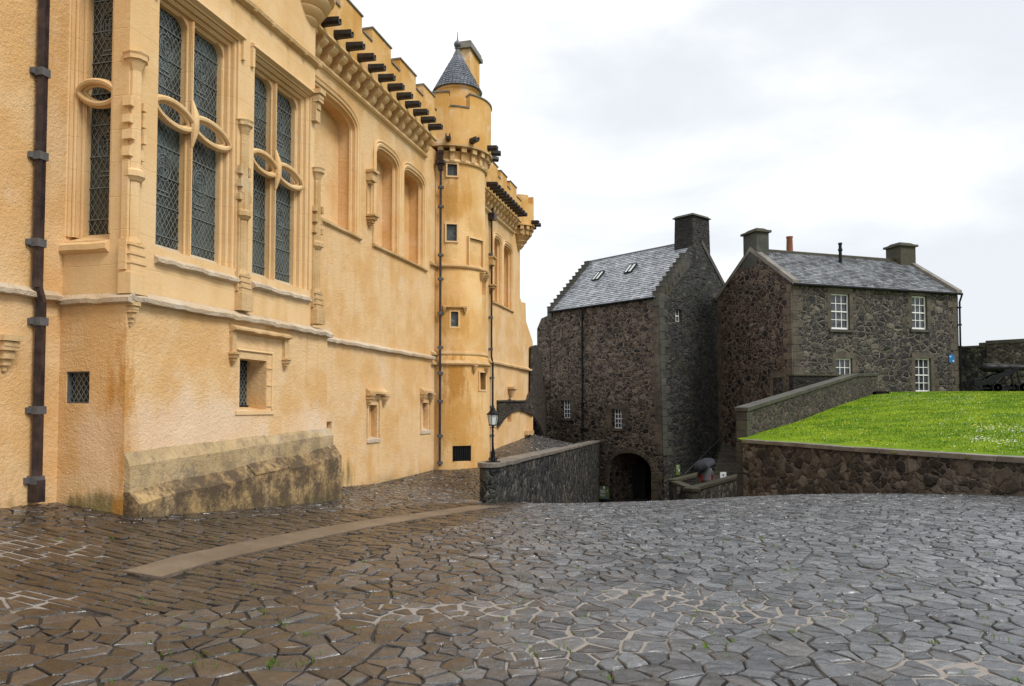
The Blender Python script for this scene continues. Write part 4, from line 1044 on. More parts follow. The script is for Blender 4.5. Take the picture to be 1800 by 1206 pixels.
# every band is swept with its own slope so it drops towards the near corner
def band(o0, o1, up_, lo_, mat, name, n=14, jit=.012, sl0=0.0, sl1=0.0):
    m_ = MB(); vs = []; fs = []
    for i in range(n + 1):
        f = i / n; s_ = sP0 - sl0 + (sP1 + sl1 - sP0 + sl0) * f; j = (rng.random() - .5) * 2 * jit
        zu = up_[0] + (up_[1] - up_[0]) * f + j; zl = lo_[0] + (lo_[1] - lo_[0]) * f + j
        for (o, z_) in ((-.3, zu), (o0, zu), (o1, zl), (o1, -1.0), (-.3, -1.0)): vs.append(HB.P(s_, z_, o))
    for i in range(n):
        for k in range(5): fs.append((i * 5 + k, i * 5 + (k + 1) % 5, i * 5 + 5 + (k + 1) % 5, i * 5 + 5 + k))
    fs += [tuple(range(5)), tuple(range(n * 5 + 4, n * 5 - 1, -1))]
    return build(name, m_.add(vs, fs), mat, hall)
pa = HB.hit(236, 833, .09)[1]; pb = HB.hit(590, 778, .09)[1]
band(.0, .09, (zpL, zpR), (zpL - .17, zpR - .13), M['plinth_top'], 'upper_plinth')
qa = HB.hit(238, 862, .10)[1]; qb = HB.hit(588, 785, .10)[1]; ra = HB.hit(246, 884, .24)[1]; rb_ = HB.hit(597, 803, .24)[1]
band(.085, .24, (qa + .0, qb + .02), (ra, rb_), M['plinth'], 'lower_plinth', 16, .02, .0, .05)
mb = MB()
for (f0, f1) in (((HB.S(449, 810, .24) - sP0) / (sP1 - sP0), (HB.S(512, 800, .24) - sP0) / (sP1 - sP0)),):
    s0_, s1_ = sP0 + (sP1 - sP0) * f0, sP0 + (sP1 - sP0) * f1; zu = qa + (qb - qa) * f0 + .018; zl = ra + (rb_ - ra) * f0 + .03; zu2 = qa + (qb - qa) * f1 + .018; zl2 = ra + (rb_ - ra) * f1 + .03
    mb.hexa([HB.P(s0_, zl - .02, .1), HB.P(s1_, zl2 - .02, .1), HB.P(s1_, zl2 - .02, .252), HB.P(s0_, zl - .02, .252), HB.P(s0_, zu, .09), HB.P(s1_, zu2, .09), HB.P(s1_, zl2 + .0, .252), HB.P(s0_, zl + .0, .252)])
build('plinth_slab', mb, M['plinth'], hall)
# ---- moulded window in the bay base
fw = MB(); a, b = win_s[0] + .0, gs1 - .20
for k, (g0, g1_, oo) in enumerate(((0, .07, .012), (.07, .13, -.05), (.13, .20, -.11))):
    e = gs1 - g0; fw.box(HB, gs1 - g1_, gs1 - g0, wz0, wz1 + .20 - g0, -.4, oo); fw.box(HB, gs0 - .03, gs1 - g1_, wz1 + .20 - g1_, wz1 + .20 - g0, -.4, oo)
    fw.tube([HB.P(gs1 - g1_ + .012, wz0, oo), HB.P(gs1 - g1_ + .012, wz1 + .20 - g1_, oo), HB.P(gs0, wz1 + .20 - g1_, oo)], .016, 8)
r = .13; q = gs1 - .20; zt_ = wz1
fw.prism(HB, [(q + .001, zt_ + .001)] + [(q - (r - r * math.cos(t_)), zt_ - r + r * math.sin(t_)) for t_ in [math.pi / 2 * i / 6 for i in range(6, -1, -1)]], -.3, -.13)
for zz in (wz1 - .12, wz1 - .40, wz1 - .74): fw.box(HB, gs1 - .20, gs1 + .02, zz - .006, zz + .006, -.2, .016)
wS = build('window_surround', fw, M['ash'], hall)
build('sill', MB().sweep(HB, [(-.46, wz0 + .06), (.02, wz0 - .02), (.02, wz0 - .08), (-.46, wz0 - .08)], gs0 - .02, gs1 + .01), M['ash'], wS)
gb = HB.S(446, 680, -.34)
build('window_frame', MB().box(HB, gb - .02, gb + .02, wz0, wz1, -.42, -.32).box(HB, win_s[0], gb, wz0 + .03, wz0 + .07, -.42, -.33), M['iron'], wS)
leaded(HB, win_s[0] - .0, gb - .015, wz0 + .05, wz1, -.37, wS, .085, .115, .0075, 0, 'glass_dk')
h = MB(); h0, h1 = HB.S(405, 575), HB.S(502, 590); hz = HB.Z(405, 573)
h.sweep(HB, [(-.02, hz + .05), (.13, hz - .03), (.13, hz - .06), (-.02, hz - .10)], h0 - .03, h1 + .05, 8, .01, .012)
for q in (h0 + .03, h1 - .05): h.box(HB, q - .05, q + .05, hz - .42, hz - .06, -.02, .055); bracket(h, HB, q, hz - .40, .15, .2, .12)
build('label_hood', h, M['ashd'], hall)
# ---- niche shafts (buttress columns) on the bay
def shaft(pl, a, zb, z1, z2, z3, w=.17, full=True):
    m_ = MB()
    def oct_(z0, z1_, r, r2=None): p = pl.P(a, 0, .02); m_.lathe((p.x, p.y, 0), [(0, z0), (r, z0), (r2 or r, z1_), (0, z1_)], 8)
    m_.box(pl, a - w, a + w, zb, zb + .26, -.05, w * .9, .0); m_.box(pl, a - w * .92, a + w * .92, zb + .26, zb + .32, -.05, w * .82, .02)
    for k in range(3):
        zz = zb + .30 + k * (z1 - zb - .3) / 3; hh = (z1 - zb - .3) / 3
        m_.box(pl, a - w * (.84 - .04 * k), a + w * (.84 - .04 * k), zz, zz + hh - .03, -.05, w * (.72 - .06 * k)); m_.box(pl, a - w * .9, a + w * .9, zz + hh - .035, zz + hh, -.05, w * (.8 - .06 * k), .008)
    m_.box(pl, a - w * 1.02, a - w * .78, zb + .3, z1 + .04, -.05, .06); m_.box(pl, a + w * .78, a + w * 1.02, zb + .3, z1 + .04, -.05, .06)
    oct_(z1, z1 + .08, w * .62, w * .5); oct_(z1 + .08, z2, w * .5)
    m_.box(pl, a - w * .8, a - w * .55, z1, z2 + .25, -.05, .04); m_.box(pl, a + w * .55, a + w * .8, z1, z2 + .25, -.05, .04)
    oct_(z2, z2 + .05, w * .62, w * .85); oct_(z2 + .05, z2 + .12, w * .9); oct_(z2 + .12, z2 + .16, w * .85, w * .55)
    oct_(z2 + .16, z3 - .22, w * .55, w * .48)
    for k in range(4 if full else 3):
        zz = z2 + .3 + k * .17 * (z3 - z2) / 1.3
        for sg in (-1, 1): m_.box(pl, a + sg * w * .68 - .035, a + sg * w * .68 + .035, zz, zz + .10 + .04 * rng.random(), -.05, .05 + .05 * rng.random(), .01)
    oct_(z3 - .22, z3 - .08, w * .45, w * .82); oct_(z3 - .08, z3 - .03, w * .95); oct_(z3 - .03, z3, w * .95, w * 1.05)
    build('niche_shaft', m_, M['ashd'] if not full else M['ash'], hall)
a = HBu.S(228, 400); shaft(HBu, a + .03, HB.Z(228, 517), HBu.Z(228, 428), HBu.Z(228, 318), HBu.Z(228, 93), .155)
a = HBu.S(432, 400, .08); shaft(HBu, a, HB.Z(432, 548), HBu.Z(432, 486), HBu.Z(432, 390), HBu.Z(432, 218), .15, False)
a = HBu.S(558, 400, .03) - .02; shaft(HBu, a, HB.Z(556, 570), HBu.Z(556, 515), HBu.Z(556, 440), HBu.Z(556, 298), .15, False)
m_ = MB(); bracket(m_, HBu, HBu.S(551, 190), HBu.Z(551, 160), .2, .55, .2); m_.box(HBu, HBu.S(551, 190) - .08, HBu.S(551, 190) + .08, HBu.Z(551, 215), HBu.Z(551, 180), 0, .1)
bracket(m_, HB, sBL + .05, HB.Z(224, 531), .12, .3, .12)
bracket(m_, HL, HL.S(6, 600), HL.Z(6, 590), .26, .42, .16)
build('carved_corbel', m_, M['ashd'], hall)
m_ = MB(); a = HBu.S(432, 300, .05)
for k, (z_, w_, h_) in enumerate(((HBu.Z(436, 250), .09, .5), (HBu.Z(432, 320), .12, .22), (HBu.Z(432, 340), .08, .3))): m_.box(HBu, a - w_, a + w_, z_ - h_, z_, -.02, .05 + .02 * k, .01)
build('weathered_canopy', m_, M['ashd'], hall)
# ---- drainpipes
def pipe(pl, pts, w, brs, mat='lead', name='drainpipe', hopper=None, sq=True, bw=1.5, bh=.10):
    m_ = MB(); P_ = [pl.P(a, z, .09) for a, z in pts]
    if sq:
        for i in range(len(P_) - 1): m_.tube([P_[i], P_[i + 1]], w * .7071, 4)
    else: m_.tube(P_, w * .5, 10)
    p = build(name, m_, M[mat], hall, smooth=not sq)
    for a, z in brs:
        b = MB().box(pl, a - w * bw / 2, a + w * bw / 2, z - bh / 2, z + bh / 2, -.01, .10 + w * .55); b.box(pl, a - w * bw / 2 - .045, a - w * bw / 2, z - bh * .35, z + bh * .35, -.01, .05); b.box(pl, a + w * bw / 2, a + w * bw / 2 + .035, z - bh * .35, z + bh * .35, -.01, .05)
        build('pipe_bracket', b, M['leadg' if mat == 'lead' else 'iron'], p)
    if hopper: build('hopper', hopper, M[mat], p)
    return p
aL = HL.S(70, 600, .09); aU = HL.S(69, 480, .09); aT = HL.S(76, 60, .09); aU = HL.S(71, 300, .09)
zbend = HL.Z(70, 515, .1)
pts = [(aU, 9.5), (aU, zbend + .06), (aU + .055, zbend - .10), (aU + .055, HL.Z(68, 870))]
hp_ = MB().box(HL, aU + .055 - .055, aU + .055 + .055, HL.Z(68, 880), HL.Z(68, 842), .02, .165)
pipe(HL, pts, .085, [(aU, HL.Z(70, v_)) for v_ in (132, 279, 431)] + [(aU + .055, HL.Z(70, v_)) for v_ in (567, 721, 842)], hopper=hp_)
_p, _q = cyl(775, 560, 1.19); _d = Vector((math.cos(_q), math.sin(_q))); TPP = PL((_p.x, _p.y), (-_d.y, _d.x)); a = 0
hp_ = MB(); z_ = TPP.Z(771, 288); hp_.box(TPP, a - .13, a + .13, z_ - .05, z_ + .04, 0, .22); hp_.box(TPP, a - .07, a + .07, z_ - .22, z_ - .05, .02, .18); hp_.box(TPP, a - .06, a + .06, z_ + .04, z_ + .28, .03, .16); hp_.box(TPP, a - .075, a + .075, z_ + .26, z_ + .34, .02, .18)
pipe(TPP, [(a, z_), (a, TPP.Z(776, 819))], .062, [(a, TPP.Z(774, v_)) for v_ in (330, 364, 449, 491, 551, 611, 656, 705, 766, 813)], 'lead', hopper=hp_, bh=.09, bw=1.3)
a = HR.S(864, 480, .09); zj = HR.Z(864, 632)
hp_ = MB(); z_ = HR.Z(863, 385); hp_.box(HR, a - .16, a + .16, z_ - .1, z_ + .12, 0, .24); hp_.tube([HR.P(a, z_ + .1, .12), HR.P(a + .1, z_ + .4, .1), HR.P(a + .5, z_ + .55, .2)], .05, 8)
pipe(HR, [(a, z_), (a, zj + .08), (a + .16, zj - .14), (a + .16, HR.Z(870, 790))], .072, [(a, HR.Z(864, v_)) for v_ in (450, 505, 560, 615)] + [(a + .16, HR.Z(868, v_)) for v_ in (665, 715, 765)], 'lead', hopper=hp_, sq=False, bh=.08, bw=1.2)
# =============================================================== SLATE ROOF HELPER
def slates(P00, P10, P01, P11, nrow, wid, mat, parent, name='roof', seed=1, und=None, thick=.03):
    """eave P00->P10, ridge P01->P11"""
    r = random.Random(seed); P00, P10, P01, P11 = map(Vector, (P00, P10, P01, P11)); m_ = MB()
    nrm = (P10 - P00).cross(P01 - P00).normalized()
    if nrm.z < 0: nrm = -nrm
    def Q(a, b, h): return P00.lerp(P10, a).lerp(P01.lerp(P11, a), b) + nrm * h
    L_ = (P10 - P00).length
    for j in range(nrow):
        b0, b1 = j / nrow, min(1, (j + 1.15) / nrow); a = -(r.random()) * wid / L_
        while a < 1:
            w = wid * r.uniform(.7, 1.35) / L_; a0, a1 = max(0, a), min(1, a + w * .965)
            if a1 > a0:
                l = (r.random() - .5) * .10 / nrow; h = thick * (1 + r.random() * .5); c = (r.random(), r.random(), 0)
                m_.add([Q(a0, b0 + l, h), Q(a1, b0 + l + (r.random() - .5) * .03 / nrow, h), Q(a1, b1, .002), Q(a0, b1, .002), Q(a0, b0 + l, -.01), Q(a1, b0 + l, -.01)], [(0, 1, 2, 3), (4, 5, 1, 0)], c)
            a += w
    return build(name, m_, M[mat], parent, recalc=False)
def quoins(pl, s_edge, sg, z0, z1, mat, parent, h=.32, w1=.55, w2=.32, o=.012, name='quoin', other=None, sfun=None):
    m_ = MB(); z_ = z0; k = 0
    while z_ < z1 - .05:
        hh = h * rng.uniform(.8, 1.2); zt_ = min(z1, z_ + hh); w = (w1 if k % 2 else w2) * rng.uniform(.85, 1.15)
        e = s_edge if sfun is None else sfun((z_ + zt_) / 2)
        m_.box(pl, min(e, e + sg * w), max(e, e + sg * w), z_ + .008, zt_ - .008, -.2, o + rng.random() * .006); z_ = zt_; k += 1
    return build(name, m_, M[mat], parent, bev=.012)
def sash(pl, a, b, z0, z1, o, parent, cols=3, rows=4, sill=True, surround=True, smat='surround', fw=.07, name='window', curt=True, sw=.26, rev=.14):
    f = MB(); f.box(pl, a, a + fw, z0, z1, o - .05, o + .02); f.box(pl, b - fw, b, z0, z1, o - .05, o + .02); f.box(pl, a + fw, b - fw, z1 - fw, z1, o - .05, o + .02); f.box(pl, a + fw, b - fw, z0, z0 + fw * 1.3, o - .05, o + .02)
    zm = (z0 + z1) / 2; f.box(pl, a + fw, b - fw, zm - .028, zm + .028, o - .045, o + .03)
    for k in range(1, cols): x = a + fw + (b - a - 2 * fw) * k / cols; f.box(pl, x - .017, x + .017, z0 + fw, z1 - fw, o - .03, o + .01)
    for k in range(1, rows):
        if k * 2 == rows: continue
        z_ = z0 + fw + (z1 - z0 - 2 * fw) * k / rows; f.box(pl, a + fw, b - fw, z_ - .017, z_ + .017, o - .03, o + .011)
    w_ = build(name, f, M['white'], parent)
    build('pane', MB().box(pl, a + .02, b - .02, z0 + .02, z1 - .02, o - .03, o - .015), M['glass_w'], w_)
    if sill: build('sill', MB().sweep(pl, [(-.1, z0 - .0), (.09, z0 - .03), (.09, z0 - .16), (-.1, z0 - .16)], a - .16, b + .16), M['coping_dark'], w_)
    if surround:
        s_ = MB(); z_ = z0; k = 0
        while z_ < z1 - .02:
            hh = min(.34, z1 - z_); w = sw * (1.35 if k % 2 else .75)
            s_.box(pl, a - w, a, z_ + .005, z_ + hh - .005, -.1, .012); s_.box(pl, b, b + w * 1.0, z_ + .005, z_ + hh - .005, -.1, .012); z_ += hh; k += 1
        s_.box(pl, a - sw * .7, b + sw * .7, z1 + .005, z1 + .30, -.1, .018)
        build('surround', s_, M[smat], w_)
    return w_
# =============================================================== GATEHOUSE (middle)
gh_loc = (8.0, 41.0, -3.7)
gh = thing('stone_gatehouse', 'tall dark rubble house with crow-stepped gables and an arched passage at its foot', 'stone house', gh_loc)
zE = FM.Z(1158, 522); LR = -8.55; LE = -9.75; gW = 7.3; ap_ = 3.65; zR = 11.25
zB = -5.0; bat = .33
front_cuts = []
aA, aB = FM.S(1071, 860, .02), FM.S(1145, 860, .02); zsp = FM.Z(1108, 826); zap = FM.Z(1104, 796)
arch = [(aA, zB - .2), (aB, zB - .2)] + [((aA + aB) / 2 + (aB - aA) / 2 * math.cos(q), zsp + (zap - zsp) * math.sin(q)) for q in [math.pi * i / 16 for i in range(17)]]
front_cuts.append(MB().prism(FM, arch, -5.5, .6))
wA = (FM.S(989, 720), FM.S(1003, 720), FM.Z(996, 735), FM.Z(996, 704)); wB = (FM.S(1078, 735), FM.S(1094, 735), FM.Z(1086, 753), FM.Z(1086, 719))
for a, b, z0, z1 in (wA, wB): front_cuts.append(MB().box(FM, a - .12, b, z0, z1, -.28, .5))
gwin = (GM.S(1185, 555), GM.S(1196, 555), GM.Z(1190, 566), GM.Z(1190, 544)); front_cuts.append(MB().box(GM, gwin[0], gwin[1], gwin[2], gwin[3], -.35, .5))
b = MB()
def gp(s_, g, z_): q = CM + FM.d * s_ + GM.d * g; return (q.x, q.y, z_)
prof_ = [(0, zB), (gW, zB), (gW, zE), (ap_, zR), (0, zE)]
vs = [gp(bat if z_ == zB else 0, g, z_) for g, z_ in prof_] + [gp(LR, g, z_) for g, z_ in prof_]
b.add(vs, [(0, 1, 2, 3, 4), (9, 8, 7, 6, 5)] + [(i, (i + 1) % 5, 5 + (i + 1) % 5, 5 + i) for i in range(5)])
build('wall', b, M['rub_mid'], gh, cuts=front_cuts)
# the gable skin is another kind of stone
b = MB(); o1, o2 = .004, .05
gs = [(0.0, zB), (gW, zB), (gW, zE), (ap_ + .2, zR), (ap_ - .2, zR), (0.0, zE)]
vs = [gp((bat if z_ == zB else 0) + .05, g, z_) for g, z_ in gs] + [gp((bat if z_ == zB else 0) - .2, g + (.02 if k in (0, 5) else 0), z_) for k, (g, z_) in enumerate(gs)]
n = len(gs); b.add(vs, [tuple(range(n)), tuple(range(2 * n - 1, n - 1, -1))] + [(i, (i + 1) % n, n + (i + 1) % n, n + i) for i in range(n)])
build('gable_wall', b, M['rub_grey'], gh, cuts=[MB().box(GM, gwin[0], gwin[1], gwin[2], gwin[3], -.6, .8)])
b = MB().prism(FM, [(LE, zB), (LR + .1, zB), (LR + .1, zE - .15), (LR - .1, zE - .2), (LE + .45, FM.Z(950, 560) ), (LE + .05, FM.Z(943, 578))], -3.5, -.0)
build('side_wall', b, M['rub_mid'], gh)
sE = lambda z_: bat * (zE - z_) / (zE - zB)
quoins(FM, 0, -1, FM.Z(1170, 800), zE, 'quoin', gh, .42, .75, .42, .015, sfun=sE)
m_ = MB(); z_ = GM.Z(1175, 800); k = 0
while z_ < zE - .1:
    w = .75 if k % 2 == 0 else .42; e = sE(z_ + .2); 
    vs = [gp(e - .3, -.0 + x, zz) for x in (-.005, w) for zz in (z_ + .01, z_ + .41)]; vs2 = [gp(e + .075, x, zz) for x in (-.005, w) for zz in (z_ + .01, z_ + .41)]
    m_.hexa([vs[0], vs[2], vs2[2], vs2[0], vs[1], vs[3], vs2[3], vs2[1]]); z_ += .42; k += 1
build('gable_quoin', m_, M['quoin_grey'], gh, bev=.012)
# roof
ov = .12
slates(gp(LR + .25, -ov, zE - .02), gp(-.12, -ov, zE - .02), gp(LR + .25, ap_, zR + .08), gp(-.12, ap_, zR + .08), 26, .24, 'slate', gh, 'roof', 3)
build('rear_roof', MB().hexa([gp(LR, gW + ov, zE - .1), gp(0, gW + ov, zE - .1), gp(0, ap_, zR + .02), gp(LR, ap_, zR + .02), gp(LR, gW + ov, zE - .02), gp(0, gW + ov, zE - .02), gp(0, ap_, zR + .1), gp(LR, ap_, zR + .1)]), M['coping_dark'], gh)
build('ridge', MB().tube([gp(LR, ap_, zR + .08), gp(-.2, ap_, zR + .08)], .07, 8), M['leadg'], gh)
build('gutter', MB().tube([gp(LR + .1, -ov - .05, zE - .02), gp(-.2, -ov - .05, zE - .02)], .06, 8), M['iron'], gh)
def crow(sa, sb, n, g_end, name):
    m_ = MB(); rise = (zR - zE) / ap_; st = ap_ / n
    for k in range(n):
        g0 = k * st - .08
        if g0 > g_end: break
        zt_ = zE + (k + 1) * st * rise + .02
        m_.hexa([gp(sa, g0, zt_ - .8), gp(sb, g0, zt_ - .8), gp(sb, g0 + st * 1.9, zt_ - .8), gp(sa, g0 + st * 1.9, zt_ - .8), gp(sa, g0, zt_), gp(sb, g0, zt_), gp(sb, g0 + st + .02, zt_), gp(sa, g0 + st + .02, zt_)])
        m_.hexa([gp(sa - .02, g0 - .03, zt_ + .0), gp(sb + .02, g0 - .03, zt_ + .0), gp(sb + .02, g0 + st + .0, zt_), gp(sa - .02, g0 + st + .0, zt_), gp(sa - .02, g0 - .03, zt_ + .05), gp(sb + .02, g0 - .03, zt_ + .05), gp(sb + .02, g0 + st, zt_ + .06), gp(sa - .02, g0 + st, zt_ + .06)])
    return build(name, m_, M['coping_dark'], gh)
crow(-.32, .06, 12, 2.6, 'crow_steps'); crow(LR - .12, LR + .27, 13, 9, 'crow_steps')
# far skew of the gable, chimney
build('skew', MB().hexa([gp(-.3, gW + .15, zE - .1), gp(.09, gW + .15, zE - .1), gp(.09, ap_ + .3, zR - .1), gp(-.3, ap_ + .3, zR - .1), gp(-.3, gW + .15, zE + .22), gp(.09, gW + .15, zE + .22), gp(.09, ap_ + .3, zR + .22), gp(-.3, ap_ + .3, zR + .22)]), M['coping_dark'], gh)
g0, g1_ = GM.S(1216, 400), GM.S(1246, 400); zC = GM.Z(1216, 378)
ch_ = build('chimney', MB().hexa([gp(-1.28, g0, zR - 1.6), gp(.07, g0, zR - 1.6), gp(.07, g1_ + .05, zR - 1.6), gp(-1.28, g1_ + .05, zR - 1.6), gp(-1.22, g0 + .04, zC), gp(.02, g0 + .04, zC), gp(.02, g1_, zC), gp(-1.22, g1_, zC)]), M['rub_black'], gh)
build('chimney_cap', MB().hexa([gp(-1.36, g0 - .08, zC), gp(.13, g0 - .08, zC), gp(.13, g1_ + .1, zC), gp(-1.36, g1_ + .1, zC), gp(-1.2, g0 + .1, zC + .15), gp(0, g0 + .1, zC + .15), gp(0, g1_ - .1, zC + .15), gp(-1.2, g1_ - .1, zC + .15)]), M['coping_moss'], ch_)
# skylights
rd = (Vector(gp(0, ap_, zR)) - Vector(gp(0, 0, zE))).normalized(); rn = Vector(gp(1, 0, 0)) - Vector(gp(0, 0, 0)); rn = rn.cross(rd).normalized(); rn = rn if rn.z > 0 else -rn
def roof_pt(u, v):
    q = ray(u, v); P0 = Vector(gp(0, -ov, zE)); c = Vector((0, 0, CZ)); t = (P0 - c).dot(rn) / q.dot(rn); return c + q * t
ev = (Vector(gp(1, 0, 0)) - Vector(gp(0, 0, 0))).normalized()
for (u, v) in ((1052, 486), (1109, 473)):
    c = roof_pt(u, v) + rn * .04; f = MB(); hw, hh = .26, .40
    def rp(x, y, h): return c + ev * x + rd * y + rn * h
    def rbox(m_, x0, x1, y0, y1, h0, h1): m_.hexa([rp(x0, y0, h0), rp(x1, y0, h0), rp(x1, y1, h0), rp(x0, y1, h0), rp(x0, y0, h1), rp(x1, y0, h1), rp(x1, y1, h1), rp(x0, y1, h1)])
    rbox(f, -hw - .03, -hw, -hh, hh, -.06, .07); rbox(f, hw, hw + .03, -hh, hh, -.06, .07); rbox(f, -hw, hw, hh, hh + .03, -.06, .07); rbox(f, -hw, hw, -hh - .03, -hh, -.06, .07); rbox(f, -.03, .03, -hh, hh, .03, .09)
    s_ = build('skylight', f, M['iron'], gh); g_ = MB(); rbox(g_, -hw, hw, -hh, hh, .0, .04); build('pane', g_, M['sky_pane'] if 'sky_pane' in M else M['lampglass'], s_)
for k, (a, b, z0, z1) in enumerate((wA, wB)):
    w_ = sash(FM, a, b, z0, z1, -.16, gh, 3, 4, sill=False, surround=False, fw=.035)
    s_ = MB(); s_.box(FM, a - .45, b + .35, z1 + .01, z1 + .26, -.1, .02); s_.box(FM, a - .5, a - .14, z0, z1, -.1, .012); s_.box(FM, b + .02, b + .42, z0 + .3, z1, -.1, .012); s_.box(FM, a - .2, b + .1, z0 - .14, z0 - .01, -.2, .07)
    build('surround', s_, M['quoin'], w_)
sash(GM, gwin[0] + .04, gwin[1], gwin[2], gwin[3], -.12, gh, 2, 2, sill=False, surround=False, fw=.04)
# arch ring
m_ = MB(); c = (aA + aB) / 2; ra_ = (aB - aA) / 2
for k in range(15):
    q0 = math.pi * k / 15 + .012; q1 = math.pi * (k + 1) / 15 - .012; t1, t2 = 1.0, 1.0 + .26 / ra_ * rng.uniform(.9, 1.1)
    hz_ = zap - zsp
    P_ = [(c + ra_ * t1 * math.cos(q0), zsp + hz_ * math.sin(q0)), (c + ra_ * t2 * math.cos(q0), zsp + (hz_ + .27) * math.sin(q0)), (c + ra_ * t2 * math.cos(q1), zsp + (hz_ + .27) * math.sin(q1)), (c + ra_ * t1 * math.cos(q1), zsp + hz_ * math.sin(q1))]
    m_.prism(FM, P_, -.35, .05)
z_ = zB + .5; k = 0
while z_ < zsp - .05:
    hh = min(.42, zsp - z_); w = .42 if k % 2 else .30; m_.box(FM, aB, aB + w + .25, z_ + .01, z_ + hh - .01, -.35, .045); m_.box(FM, aA - w, aA, z_ + .01, z_ + hh - .01, -.35, .045); z_ += hh; k += 1
build('arch_surround', m_, M['quoin'], gh, bev=.015)
build('door_leaf', MB().box(FM, aA + .02, aA + .95, zB, zsp + .1, -2.1, -2.0).box(FM, aA + .45, aA + .49, zB, zsp + .1, -2.0, -1.97), M['wood_dark'], gh)
# downpipe
a = FM.S(1023, 600, .08); m_ = MB().tube([FM.P(a, zE - .1, .08), FM.P(a + .02, FM.Z(1026, 774), .08)], .055, 8)
p_ = build('drainpipe', m_, M['iron'], gh, smooth=True)
for v in (560, 610, 660, 710, 755): z_ = FM.Z(1024, v); build('pipe_bracket', MB().box(FM, a - .09, a + .09, z_ - .05, z_ + .05, 0, .15), M['iron'], p_)
# =============================================================== COTTAGE (right)
ct = thing('stone_cottage', 'two storey dark stone cottage with white sash windows and two chimneys', 'cottage', (CR.x, CR.y, 2.3))
zg = FR.Z(1398, 498); FL = FR.S(1684, 560); gw = 6.6; ga = gw / 2; zr_ = 10.2; zb_ = -3.5
def cp_(s_, g, z_): q = CR + FR.d * s_ - GR.d * g; return (q.x, q.y, z_)
prof_ = [(0, zb_), (gw, zb_), (gw, zg), (ga, zr_), (0, zg)]
b = MB(); vs = [cp_(0, g, z_) for g, z_ in prof_] + [cp_(FL, g, z_) for g, z_ in prof_]
b.add(vs, [(0, 1, 2, 3, 4), (9, 8, 7, 6, 5)] + [(i, (i + 1) % 5, 5 + (i + 1) % 5, 5 + i) for i in range(5)])
cw = [(1457.5, 1490, 517, 579, 4), (1599, 1626, 521, 579, 4), (1466, 1495, 630, 690, 4), (1605, 1633, 630, 689, 4)]
W_ = []
for u0, u1, v0, v1, r_ in cw:
    um = (u0 + u1) / 2; W_.append((FR.S(u0, (v0 + v1) / 2, -.14), FR.S(u1, (v0 + v1) / 2, -.14), FR.Z(um, v1, -.14), FR.Z(um, v0, -.14), r_))
build('wall', b, M['rub_front'], ct, cuts=[MB().box(FR, a - .015, b_ + .10, z0 - .01, z1 + .02, -.3, .5) for a, b_, z0, z1, r_ in W_])
b = MB(); gs = [(0.0, zb_), (gw, zb_), (gw, zg), (ga, zr_), (0.0, zg)]; n = 5
vs = [cp_(-.05, g, z_) for g, z_ in gs] + [cp_(.2, g + (.015 if g == 0 else 0), z_) for g, z_ in gs]
b.add(vs, [tuple(range(n)), tuple(range(2 * n - 1, n - 1, -1))] + [(i, (i + 1) % n, n + (i + 1) % n, n + i) for i in range(n)])
dgu = (-GR.S(1361, 680), -GR.S(1378, 680)); zd0, zd1 = GR.Z(1370, 700), GR.Z(1370, 664)
build('gable_wall', b, M['rub_right'], ct, cuts=[MB().box(GR, -dgu[0], -dgu[1], zd0 - 1, zd1, -.14, .5)])
m_ = MB().box(GR, -dgu[0] - .3, -dgu[1] + .25, zd1 + .01, zd1 + .32, -.05, .075); m_.box(GR, -dgu[0] - .28, -dgu[0], zd0 - 1, zd1, -.05, .07); m_.box(GR, -dgu[1], -dgu[1] + .28, zd0 - 1, zd1, -.05, .07)
build('blocked_doorway', m_, M['quoin'], ct)
for k, (a, b_, z0, z1, r_) in enumerate(W_):
    w_ = sash(FR, a, b_, z0, z1, -.14, ct, 3, r_, sill=(k < 3), sw=.30)
    c = MB(); 
    for q in (a + .06, b_ - .26):
        if k == 3: continue
        c.sweep(FR, [(-.24, z0 + .05), (-.2, z0 + .05), (-.2, z1 - .05), (-.24, z1 - .05)], q, q + .2, 4, .0)
    if k < 3: build('curtain', c, M['curtain'], w_)
quoins(FR, 0, 1, 1.5, zg, 'surround', ct, .38, .62, .38, .02)
quoins(FR, FL, -1, 2.2, zg, 'surround', ct, .38, .62, .38, .02)
m_ = MB(); z_ = -2.0; k = 0
while z_ < zg - .2:
    w = .68 if k % 2 == 0 else .36; m_.box(GR, -w, .006, z_ + .01, z_ + .37, -.2, .066)
    m_.box(GR, -gw, -gw + (.62 if k % 2 else .4), z_ + .01, z_ + .37, -.2, .066); z_ += .38; k += 1
build('gable_quoin', m_, M['quoin'], ct, bev=.012)
slates(cp_(.22, -.14, zg - .02), cp_(FL - .22, -.14, zg - .02), cp_(.22, ga, zr_ + .08), cp_(FL - .22, ga, zr_ + .08), 21, .26, 'slate2', ct, 'roof', 8)
build('rear_roof', MB().hexa([cp_(0, gw + .1, zg - .1), cp_(FL, gw + .1, zg - .1), cp_(FL, ga, zr_ + .02), cp_(0, ga, zr_ + .02), cp_(0, gw + .1, zg - .02), cp_(FL, gw + .1, zg - .02), cp_(FL, ga, zr_ + .09), cp_(0, ga, zr_ + .09)]), M['coping_dark'], ct)
build('ridge', MB().tube([cp_(.2, ga, zr_ + .10), cp_(FL - .2, ga, zr_ + .10)], .11, 6), M['coping_moss'], ct)
